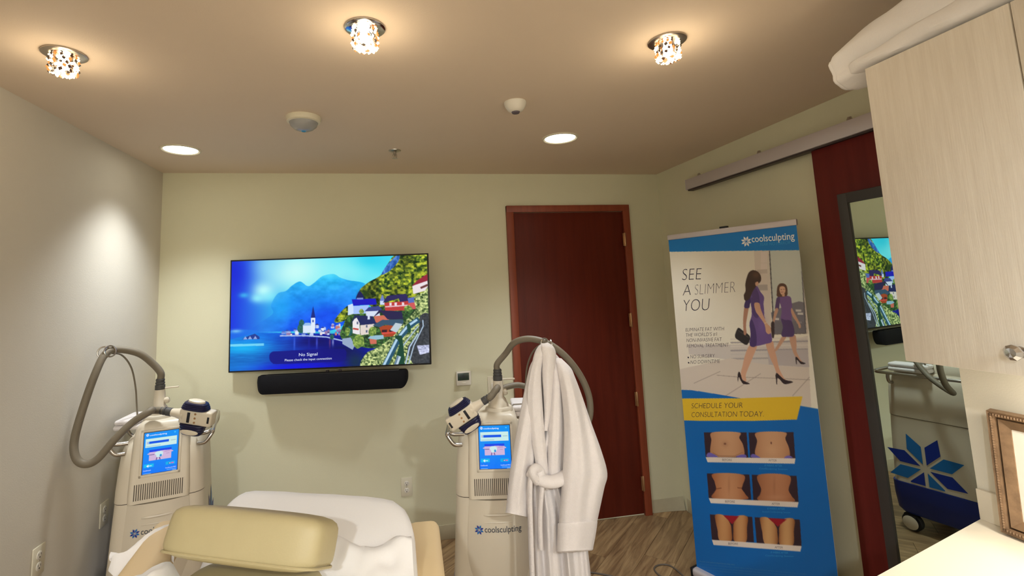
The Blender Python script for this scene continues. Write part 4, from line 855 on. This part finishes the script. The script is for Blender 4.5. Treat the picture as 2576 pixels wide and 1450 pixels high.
# right machine
cR = onY(1166, 1044, 2.20); eR = applicator(MR, cR, math.radians(180+34), .00165, True)
dR = RT*math.cos(math.radians(214))+UP*math.sin(math.radians(214))
topR = np.array((wm(MR) @ Vector((.03, .13, 1.215)))); hp = [topR, topR+np.array([0, 0, .03])]+hosepath([(1272, 890, 2.34), (1295, 862, 2.30), (1335, 853, 2.26), (1385, 868, 2.22), (1430, 905, 2.20), (1466, 957, 2.20), (1484, 1012, 2.20), (1478, 1066, 2.20), (1440, 1100, 2.22), (1385, 1050, 2.36), (1345, 988, 2.46), (1310, 970, 2.48), (1275, 974, 2.47), (1250, 986, 2.42)])+[eR-dR*.035+FW*.05, eR, eR+dR*.02]
MB().tube(catmull(hp, 7), .0150, 12).build('coolant_hose', 'hose_grey', MR, world=True)
wr = hosepath([(1322, 1040, 2.44), (1322, 990, 2.44), (1325, 930, 2.40), (1338, 890, 2.33), (1360, 868, 2.27), (1380, 862, 2.22)])
MB().tube(catmull(wr, 6), .0042, 8).build('hanger_wire', 'hose_grey', MR, world=True)
for px, py, ax in ((1371, 865, (.5, -1, .2)), (1389, 868, (1, -.35, .25))):
    MB().tube(ring(onY(px, py, 2.21), .024, 0, ax), .0036, 8, closed=True).build('hanger_ring', 'steel', MR, world=True)
# folded towel kept behind the left machine's console
p = wm(ML) @ Vector((-.165, .33, .966)); tw = thing('folded_towel', 'small folded white towel lying on the left machine', 'towel', p)
for i, dz in enumerate((0, .026)): MB().box((.0, .0, .013+dz), (.12-.01*i, .2, .025), .011, 3).build('towel_fold', 'terry', tw)
p = wm(MR) @ Vector((.145, .34, .966)); tw = thing('folded_towel', 'small folded white towel lying on the right machine', 'towel', p, -math.radians(11))
for i, dz in enumerate((0, .026)): MB().box((.0, .0, .013+dz), (.10-.01*i, .2, .025), .011, 3).build('towel_fold', 'terry', tw)

# ================================================================== BATHROBE HANGING FROM THE RIGHT MACHINE
rb = thing('bathrobe', 'white terry bathrobe with tied belt hung from the machine hanger ring', 'bathrobe', (.78, 2.0, 0))
def pxloft(rows, nf=34, nr=5, back=.6):
    """rows: (yl, yr, xl, xr, depth, half thickness, fold depth, fold count, phase); outline follows the cloth, folds run down it"""
    R_ = catmull(rows, nr); rings = []
    for yl, yr, xl, xr, Yc, th, fa, fc, ph in R_:
        fr, bkp = [], []
        for i in range(nf):
            q = i/(nf-1); e = math.sqrt(max(0, 1-(2*q-1)**2))
            f_ = fa*e**.5*(math.sin(2*math.pi*fc*q+ph)*.6+math.sin(2*math.pi*fc*1.7*q+ph*2.3)*.4)
            x, y = xl+(xr-xl)*q, yl+(yr-yl)*q
            fr.append(onY(x, y, Yc-th*e+f_)); bkp.append(onY(x, y, Yc+th*back*e+f_*.4+.001))
        rings.append(fr+bkp[::-1])
    return rings
MB().loft(pxloft([(893, 893, 1350, 1400, 2.02, .02, 0, 2, 0), (915, 922, 1336, 1425, 2.03, .03, .006, 2, .2), (940, 945, 1328, 1443, 2.03, .04, .012, 3, .4), (1000, 1000, 1316, 1462, 2.03, .045, .018, 3, .7), (1070, 1070, 1308, 1470, 2.03, .05, .02, 3, 1.0), (1140, 1140, 1308, 1455, 2.03, .05, .02, 3.4, 1.3), (1195, 1200, 1322, 1432, 2.02, .045, .014, 3.6, 1.5), (1225, 1230, 1326, 1440, 2.02, .045, .018, 3.6, 1.7), (1300, 1300, 1327, 1468, 2.02, .055, .028, 3.6, 1.9), (1400, 1400, 1330, 1481, 2.02, .06, .032, 3.6, 2.1), (1470, 1470, 1334, 1488, 2.02, .06, .034, 3.6, 2.2), (1540, 1540, 1338, 1492, 2.02, .06, .034, 3.6, 2.3)], 60)).build('robe_body', 'terry', rb, 60, True)
MB().loft(pxloft([(930, 930, 1331, 1350, 2.0, .02, 0, 1.2, 0), (985, 985, 1319, 1352, 2.0, .03, .004, 1.2, 0), (1060, 1060, 1304, 1350, 1.995, .04, .008, 1.3, .4), (1140, 1145, 1290, 1346, 1.99, .045, .010, 1.4, .8), (1200, 1208, 1281, 1340, 1.985, .045, .010, 1.4, 1.), (1250, 1262, 1276, 1334, 1.985, .045, .008, 1.4, 1.2), (1280, 1292, 1273, 1331, 1.985, .046, .004, 1.2, 1.2), (1290, 1302, 1271, 1329, 1.985, .048, .002, 1.2, 1.2)])).build('left_sleeve', 'terry', rb, 60, True)
MB().loft(pxloft([(900, 902, 1394, 1412, 1.99, .012, 0, 1.2, 0), (918, 926, 1398, 1436, 1.975, .03, .002, 1.2, 0), (945, 948, 1404, 1446, 1.96, .038, .006, 1.3, .2), (990, 990, 1412, 1462, 1.95, .045, .010, 1.4, .4), (1060, 1060, 1418, 1486, 1.94, .05, .012, 1.5, .6), (1135, 1135, 1418, 1513, 1.93, .055, .012, 1.6, .9), (1192, 1192, 1415, 1528, 1.925, .06, .012, 1.6, 1.1), (1232, 1230, 1412, 1520, 1.925, .06, .012, 1.6, 1.2), (1300, 1296, 1407, 1506, 1.925, .055, .008, 1.5, 1.3), (1330, 1324, 1405, 1500, 1.925, .05, .004, 1.4, 1.3)])).build('right_sleeve', 'terry', rb, 60, True)
MB().loft(pxloft([(1318, 1311, 1406, 1499, 1.925, .05, 0, 1.3, 1.3), (1320, 1313, 1403, 1503, 1.925, .058, .002, 1.3, 1.3), (1350, 1344, 1402, 1499, 1.925, .058, .004, 1.3, 1.3), (1382, 1376, 1400, 1493, 1.925, .060, .004, 1.3, 1.3), (1389, 1383, 1400, 1492, 1.925, .062, .002, 1.3, 1.3), (1392, 1386, 1404, 1488, 1.925, .05, 0, 1.3, 1.3)])).build('right_cuff', 'terry', rb, 60, True)
MB().loft(pxloft([(866, 862, 1362, 1378, 1.985, .012, 0, .5, 0), (872, 868, 1354, 1384, 1.98, .022, 0, .5, 0), (888, 884, 1345, 1380, 1.975, .026, .003, .8, 0), (915, 915, 1338, 1366, 1.972, .026, .004, .8, 0), (950, 950, 1331, 1362, 1.968, .024, .006, 1, 0), (1000, 1000, 1326, 1364, 1.965, .022, .008, 1, .3), (1060, 1060, 1330, 1368, 1.962, .022, .008, 1, .6), (1110, 1110, 1338, 1372, 1.962, .022, .008, 1, .9), (1160, 1160, 1346, 1377, 1.965, .020, .006, 1, 1), (1205, 1205, 1353, 1381, 1.97, .018, .004, 1, 1)], 24)).build('left_lapel', 'terry', rb, 60, True)
MB().loft(pxloft([(864, 865, 1362, 1384, 1.975, .014, 0, .5, 0), (874, 875, 1360, 1394, 1.965, .026, 0, .5, .5), (892, 892, 1361, 1399, 1.962, .03, .003, .8, .5), (912, 912, 1364, 1398, 1.96, .028, .004, .8, .5), (945, 945, 1364, 1393, 1.958, .024, .004, .8, .6), (990, 990, 1367, 1389, 1.96, .020, .003, .8, .6), (1040, 1040, 1369, 1385, 1.965, .016, .002, .8, .6), (1085, 1085, 1368, 1378, 1.97, .010, 0, .8, .6)], 22)).build('right_lapel', 'terry', rb, 60, True)
MB().loft(pxloft([(905, 905, 1390, 1402, 1.985, .010, 0, .5, 0), (940, 942, 1388, 1410, 1.975, .02, .003, 1, 0), (1000, 1000, 1384, 1416, 1.97, .024, .008, 1.3, .3), (1070, 1070, 1380, 1420, 1.968, .026, .010, 1.3, .6), (1140, 1140, 1378, 1420, 1.968, .026, .010, 1.3, .9), (1200, 1204, 1378, 1418, 1.97, .022, .006, 1.2, 1.)], 26)).build('right_front', 'terry', rb, 60, True)
bt = [onY(x, y, v) for x, y, v in ((1334, 1186, 1.95), (1346, 1196, 1.935), (1362, 1208, 1.93), (1384, 1213, 1.925), (1404, 1209, 1.925), (1424, 1198, 1.94))]
MB().tube(catmull(bt, 6), .027, 12, flat=.8).build('belt', 'terry', rb, 60, True)
kn = [onY(x, y, v) for x, y, v in ((1352, 1212, 1.925), (1344, 1200, 1.915), (1340, 1186, 1.915), (1348, 1178, 1.925), (1358, 1184, 1.935), (1362, 1200, 1.925))]
MB().tube(catmull(kn, 5), .017, 10).build('belt_knot', 'terry', rb, 60, True)
tlp = [onY(x, y, v) for x, y, v in ((1338, 1186, 1.935), (1334, 1210, 1.93), (1333, 1260, 1.935), (1335, 1330, 1.94), (1338, 1420, 1.94), (1341, 1500, 1.94))]
MB().tube(catmull(tlp, 5), .016, 10, flat=.6).build('belt_tail', 'terry', rb, 60, True)
tlp = [onY(x, y, v) for x, y, v in ((1364, 1212, 1.93), (1362, 1240, 1.93), (1358, 1300, 1.935), (1360, 1380, 1.94))]
MB().tube(catmull(tlp, 5), .016, 10, flat=.6).build('belt_tail', 'terry', rb, 60, True)

# ================================================================== TREATMENT CHAIR, SHEETS, PILLOWS
CX, CY = -.25, 1.9; SK = -.40
ch = thing('treatment_chair', 'beige upholstered treatment chair with raised head end under a white sheet', 'treatment chair', (CX, CY, 0))
def sstep(a, b, x): q = min(1, max(0, (x-a)/(b-a))); return q*q*(3-2*q)
def bedz(v): return .690+.220*sstep(-.72, .02, v) if v < -.02 else .905-.02*((v+.02)/.08)
def bed_rows(off, hw, v0, v1, n, drop):
    rings = []
    for i in range(n+1):
        v = v0+(v1-v0)*i/n; z = bedz(v)+off; w_ = hw*(1-.30*max(0, (v+.16)/.20)**2.4 if v > -.16 else 1); en = max(0, (v+.05)/(v1+.05))**2*.05 if v > -.05 else 0; z -= en
        P = [(-w_-.0, z-drop), (-w_-.004, z-.05), (-w_+.004, z-.018), (-w_+.025, z-.004)]+[(x, z+.006*(1-(x/w_)**2)) for x in np.linspace(-w_+.06, w_-.06, 9)]+[(w_-.025, z-.004), (w_-.004, z-.018), (w_+.004, z-.05), (w_, z-drop)]
        rings.append([(x, v+SK*x, zz) for x, zz in P])
    return rings
MB().loft(bed_rows(-.012, .305, -1.02, .045, 26, .11)).build('mattress', 'vinyl_beige', ch)
MB().b2(-.24, .24, -.85, -.12, .42, .56, .03, 3).build('lift_frame', 'white_plastic', ch); MB().b2(-.17, .17, -.65, -.25, .10, .42, .03, 3).build('pedestal', 'white_plastic', ch); MB().b2(-.27, .27, -.80, -.10, .0, .10, .03, 3).build('base', 'machine_seam', ch)
MB().box((0, 0, 0), (.118, .58, .085), .03, 4, M=Matrix.Translation((.357, -.285, .735)) @ Matrix.Rotation(math.radians(-3), 4, 'Z')).build('armrest', 'vinyl_beige', ch)
MB().box((0, 0, 0), (.105, .56, .085), .03, 4, M=Matrix.Translation((-.437, -.30, .846)) @ Matrix.Rotation(math.radians(6), 4, 'Z')).build('armrest', 'vinyl_beige', ch)
for x, z in ((.357, .695), (-.425, .80)):
    MB().b2(x-.02, x+.02, -.34, -.28, .50, z, .006).b2(min(x, x*.5), max(x, x*.5), -.34, -.28, .48, .52, .006).build('arm_bracket', 'steel', ch)
# fitted sheet over the head end
rgs = bed_rows(.004, .325, -.98, .065, 34, .085); 
for i, r_ in enumerate(rgs):
    for j in range(len(r_)):
        x, y, z = r_[j]; n_ = vnoise(np.array([x*9+3]), np.array([y*9+i*.05]), 3)[0]-.5; n2 = vnoise(np.array([x*30+3]), np.array([y*12]), 2)[0]-.5
        ed = max(0, abs(x)/.325-.75)*4; r_[j] = (x, y, z+n_*.012+n2*.006*ed)
MB().loft(rgs).build('fitted_sheet', 'sheet', None, 50); sh = bpy.data.objects['fitted_sheet']; sh.location = (CX, CY, 0); tag(sh, 'smooth white sheet stretched over the head end of the chair', 'sheet')
# rumpled sheet thrown over the left armrest, a corner sticking out
def crumple(x, y, a, f): return a*(abs(vnoise(np.array([x*f]), np.array([y*f*.6+x*f*.5]), 3)[0]-.5)*2)
G = []
for i in range(30):
    v = i/29; y = -.70+v*.33; row = []
    for j in range(34):
        q = j/33; x = -.30-q*.27+.06*math.sin(v*7)*q*0; 
        top = .862 if q < .2 else .888
        if q < .22: z = .80+.095*sstep(0, .22, q)
        elif q < .62: z = .895
        else: z = .895-.15*((q-.62)/.38)**1.3; x = x+.05*((q-.62)/.38)
        row.append((x-.01*math.sin(v*11+q*3), y+.03*math.sin(q*9)*v, z+crumple(x, y, .035, 16)-.004))
    G.append(row)
rs = thing('rumpled_sheet', 'crumpled white sheet thrown over the left armrest with a corner sticking out', 'sheet', (CX, CY, .6))
MB().grid(G, M=Matrix.Translation((0, 0, -.6)), thick=(0, 0, .006)).build('draped_part', 'sheet', rs, 50)
G = []
for i in range(16):
    q = i/15; cx, cy_, cz = -.38-.195*q, -.155-.01*q+.02*math.sin(q*5), .905-.052*q+.008*math.sin(q*14); wv = .075*(1-q)**.8+.006
    G.append([(cx+.006*math.sin(9*q+3*t), cy_+wv*t, cz+.012*math.cos(t*2.6+q*9)-.02*(t < -.4)*(-t-.4)*4) for t in np.linspace(-1, 1, 11)])
MB().grid(G, M=Matrix.Translation((0, 0, -.6)), thick=(0, 0, .005)).build('sheet_corner', 'sheet', rs, 50)
G = []
for i in range(26):
    v = i/25; row = []
    for j in range(30):
        q = j/29; x = .0+q*.315; y = -.52+v*(.30-.12*q)+.02*math.sin(q*8); vv = y-SK*x
        z = bedz(vv)+.014+crumple(x, y, .030, 14)+.02*math.exp(-((v-.8)/.12)**2)*(1-q*.4); z -= .03*max(0, (v-.93)/.07)
        row.append((x, y, z))
    G.append(row)
o_ = MB().grid(G, thick=(0, 0, .005)).build('rumpled_sheet', 'sheet', None, 50); o_.location = (CX, CY, 0); tag(o_, 'bunched white sheet lying right of the olive pillow', 'sheet')
def cushion(name, label, size, loc, rz, rx, ry, mt, bulge):
    t = thing(name, label, 'pillow', loc, 0); bm = bmesh.new(); bmesh.ops.create_cube(bm, size=1); bmesh.ops.subdivide_edges(bm, edges=list(bm.edges), cuts=9, use_grid_fill=True)
    Mx = Matrix.Rotation(rz, 4, 'Z') @ Matrix.Rotation(ry, 4, 'Y') @ Matrix.Rotation(rx, 4, 'X'); V = []
    for v in bm.verts:
        p = np.array(v.co)*2; r_ = [abs(q)**5 for q in p]; nrm = sum(abs(q)**6.0 for q in p)**(1/6.0); p = p/nrm*(max(abs(p))) if nrm else p
        b_ = 1+bulge*(1-p[0]**2)*(1-p[1]**2 if abs(p[2]) > abs(p[1]) else 1-p[2]**2)
        V.append(Mx @ Vector((p[0]*size[0]/2, p[1]*size[1]/2*b_, p[2]*size[2]/2*b_)))
    bm.verts.index_update(); mb = MB().add(V, [[v.index for v in f.verts] for f in bm.faces]); bm.free()
    mb.build('cover', mt, t, 60)
    sm = []
    for a in np.linspace(0, 2*math.pi, 49)[:-1]:
        c_, s_ = math.cos(a), math.sin(a); k_ = 1/(abs(c_)**6+abs(s_)**6)**(1/6); sm.append(Mx @ Vector((c_*k_*size[0]*.492, s_*k_*size[1]*.492, -size[2]*.40)))
    MB().tube([np.array(p) for p in sm], .0035, 6, closed=True).build('piping', mt, t); return t
cushion('wedge_pillow', 'large olive-beige vinyl bolster pillow lying on top at the chair middle', (.475, .155, .128), (-.378, 1.52, .953), -math.radians(23), math.radians(-24), math.radians(1), 'vinyl_olive', .05)
cushion('flat_pillow', 'flat olive vinyl pillow squeezed under the larger bolster', (.38, .22, .085), (-.385, 1.475, .820), -math.radians(20), math.radians(-4), 0, 'vinyl_olive', .10)

# ================================================================== HANGING CUPBOARD, COUNTER, FRAME, CLOTH
CXF, CZ0, CZ1, CY1 = 1.30, 1.395, 2.17, 1.057
cb = thing('wall_cupboard', 'pale wood-grain hanging cupboard above the white counter', 'cupboard', (XW, .5, CZ0))
wpart(MB().b2(CXF+.02, XW, -.21, CY1-.001, CZ0, CZ1, .001), 'carcass', 'cabinet_wood', cb, 0)
for i, (y0, y1) in enumerate(((.747, CY1), (.430, .744), (.113, .427), (-.21, .110))):
    dd = wpart(MB().b2(CXF, CXF+.019, y0, y1, CZ0-.003, CZ1, .0015), 'cupboard_door', 'cabinet_wood', cb, 30)
    ky = .822 if i == 0 else (y0+.06 if i % 2 == 0 else y1-.06); kz = 1.442; Mk = Matrix.Translation((CXF, ky, kz)) @ Matrix.Rotation(-math.pi/2, 4, 'Y')
    kn_ = MB().lathe([(.012, 0), (.012, .003), (.006, .005), (.006, .012), (.010, .014)], n=18, M=Mk).build('knob_stem', 'chrome', dd, 40, True)
    MB().lathe([(.010, .013), (.0165, .019), (.0165, .023), (.010, .029), (0, .030)], n=9, M=Mk).build('crystal_knob', 'chrome', dd, 0, True)
sl_ = thing('cupboard_light', 'slim lit strip light fixed beneath the hanging cupboard', 'strip light', (1.56, .45, CZ0))
MB().b2(-.02, .02, -.5, .5, -.016, -.003, .002).build('light_housing', 'white_plastic', sl_); MB().b2(-.014, .014, -.48, .48, -.019, -.016).build('light_diffuser', 'glow_strip', sl_)
l = bpy.data.lights.new('lamp_light', 'AREA'); l.shape = 'RECTANGLE'; l.size = .03; l.size_y = .96; l.energy = E_CAB; l.color = (1, .93, .82); lo_ = bpy.data.objects.new('lamp_light', l); COL.objects.link(lo_); lo_.parent = sl_; lo_.location = (0, 0, -.022)
ct = thing('counter', 'white counter top with short upstand along the lit wall', 'counter', (1.4, .4, 0))
poly_ = [(XW, 1.222), (1.115, 1.056), (1.06, 1.0), (1.06, -.6), (XW, -.6)]
MB().prism(poly_, lambda x, y: (x-1.4, y-.4, .90), lambda x, y: (x-1.4, y-.4, .862)).build('worktop', 'counter_top', ct, 0)
wpart(MB().b2(XW-.012, XW, -.6, 1.219, .90, .985, .002), 'upstand', 'counter_top', ct)
bc = thing('base_cupboard', 'pale wood base cupboard under the white counter', 'cupboard', (1.4, .2, 0))
wpart(MB().b2(1.12, XW-.003, -.58, .98, .09, .862), 'carcass', 'cabinet_wood', bc, 0); wpart(MB().b2(1.17, XW-.003, -.58, .96, 0, .09), 'plinth', 'charcoal_frame', bc, 0)
for i in range(4): wpart(MB().b2(1.10, 1.119, -.58+i*.39, -.58+i*.39+.387, .10, .855, .0015), 'cupboard_door', 'cabinet_wood', bc, 30)
# picture frame leaning on the wall
fr = thing('picture_frame', 'bronze ornate picture frame leaning on the counter wall', 'picture frame', (1.655, 1.02, .902))
lean = Matrix.Rotation(math.radians(2.5), 4, 'Y'); WF, HF = .255, .325
def mould(y0, y1, z0, z1, a, b, x, d, mt, nm):
    mb = MB()
    O = [(y0, z0), (y1, z0), (y1, z1), (y0, z1)]; I_ = [(y0+b, z0+b), (y1-b, z0+b), (y1-b, z1-b), (y0+b, z1-b)]
    V = [(0, p[0], p[1]) for p in O]+[(-x, p[0]+(a if i in (0, 3) else -a), p[1]+(a if i < 2 else -a)) for i, p in enumerate(O)]+[(-x+d*.3, p[0], p[1]) for p in I_]+[(-.002, p[0], p[1]) for p in I_]
    F_ = []
    for r_ in range(3):
        for i in range(4): j = (i+1) % 4; F_.append((r_*4+i, r_*4+j, (r_+1)*4+j, (r_+1)*4+i))
    for i in range(4): j = (i+1) % 4; F_.append((i, 12+i, 12+j, j))
    return mb.add(V, F_, lean).build(nm, mt, fr, 20)
y0, y1 = .125-WF, .125
mould(y0, y1, 0, HF, .004, .018, .022, .018, 'frame_bronze', 'outer_moulding'); mould(y0+.017, y1-.017, .017, HF-.017, .006, .028, .014, .024, 'frame_bronze', 'inner_moulding')
bd = MB()
for i in range(46):
    q = i/45
    for yy, zz in ((y0+.012, .012+q*(HF-.024)), (y1-.012, .012+q*(HF-.024))): bd.lathe([(.0025, -.003), (.0034, 0), (.0025, .003)], (-.0205, yy, zz), 6, lean)
for i in range(36):
    q = i/35
    for zz in (.012, HF-.012): bd.lathe([(.0025, -.003), (.0034, 0), (.0025, .003)], (-.0205, y0+.012+q*(WF-.024), zz), 6, lean)
b_ = bd.build('beading', 'frame_bronze', fr); b_['kind'] = 'stuff'
MB().b2(-.004, -.001, y0+.03, y1-.03, .03, HF-.03, M=lean).build('mat_board', 'mat_board', fr, 0)
MB().b2(0, .004, y0+.01, y1-.01, .005, HF-.01, M=lean).build('frame_back', 'charcoal_frame', fr, 0)
# folded white cloth lying along the top of the cupboard, its end drooping past the side
G = []; rows = [(1.158, 1.36, 2.205, .05, .035), (1.145, 1.375, 2.213, .075, .055), (1.10, 1.39, 2.228, .085, .062), (1.05, 1.395, 2.240, .088, .066), (.98, 1.40, 2.248, .09, .07), (.88, 1.41, 2.262, .10, .082), (.75, 1.42, 2.275, .11, .095), (.55, 1.43, 2.275, .12, .097), (.3, 1.43, 2.275, .12, .097), (.1, 1.43, 2.272, .11, .095), (.06, 1.43, 2.26, .08, .07)]
rings = []
for i, (y, x, z, a, b) in enumerate(catmull(rows, 5)):
    r_ = []
    for k_ in range(36):
        t_ = 2*math.pi*k_/36; w_ = 1+.10*math.sin(3*t_+y*6)+.05*math.sin(7*t_+y*17)
        ca, sa = math.cos(t_), math.sin(t_); px_ = x+a*w_*math.copysign(abs(ca)**.75, ca); pz_ = z+b*w_*math.copysign(abs(sa)**.75, sa)
        if y < 1.07: pz_ = max(pz_, CZ1+.002)
        r_.append((px_-1.42, y-.6, min(pz_, H-.006)-CZ1))
    rings.append(r_)
cl = thing('folded_cloth', 'thick folded white cloth lying on top of the hanging cupboard', 'cloth', (1.42, .6, CZ1))
MB().loft(rings).build('cloth_roll', 'sheet', cl, 60)
fold = []
for i, (y, x, z, a, b) in enumerate(catmull([(1.125, 1.345, 2.192, .012, .008), (1.10, 1.335, 2.196, .03, .018), (1.03, 1.332, 2.198, .034, .022), (.93, 1.334, 2.204, .038, .028), (.8, 1.338, 2.21, .044, .034), (.5, 1.345, 2.215, .05, .04), (.3, 1.35, 2.21, .04, .035)], 5)):
    fold.append([(x+a*math.cos(2*math.pi*k_/20)*(1+.12*math.sin(y*40+k_))-1.42, y-.6, max(z+b*math.copysign(abs(math.sin(2*math.pi*k_/20))**.6, math.sin(2*math.pi*k_/20)), CZ1+.002 if y < 1.06 else 0)-CZ1) for k_ in range(20)])
MB().loft(fold).build('cloth_fold', 'sheet', cl, 35)
hm = [np.array(r_[k_])*1.0 for r_ in [rings[2]] for k_ in range(36)]
MB().tube(hm, .006, 6, closed=True).build('cloth_hem', 'sheet', cl, 60)
# grey cable looped on the floor
pts = [(1.50, 2.60), (1.462, 2.66), (1.468, 2.725), (1.515, 2.752), (1.565, 2.738), (1.582, 2.68), (1.578, 2.60), (1.54, 2.5), (1.40, 2.52), (1.2, 2.72), (1.05, 2.80)]
cbl = MB().tube(catmull([(x, y, .0045) for x, y in pts], 6), .0042, 8).build('floor_cable', 'cable_grey'); tag(cbl, 'grey cable looped on the wood floor left of the banner', 'cable')
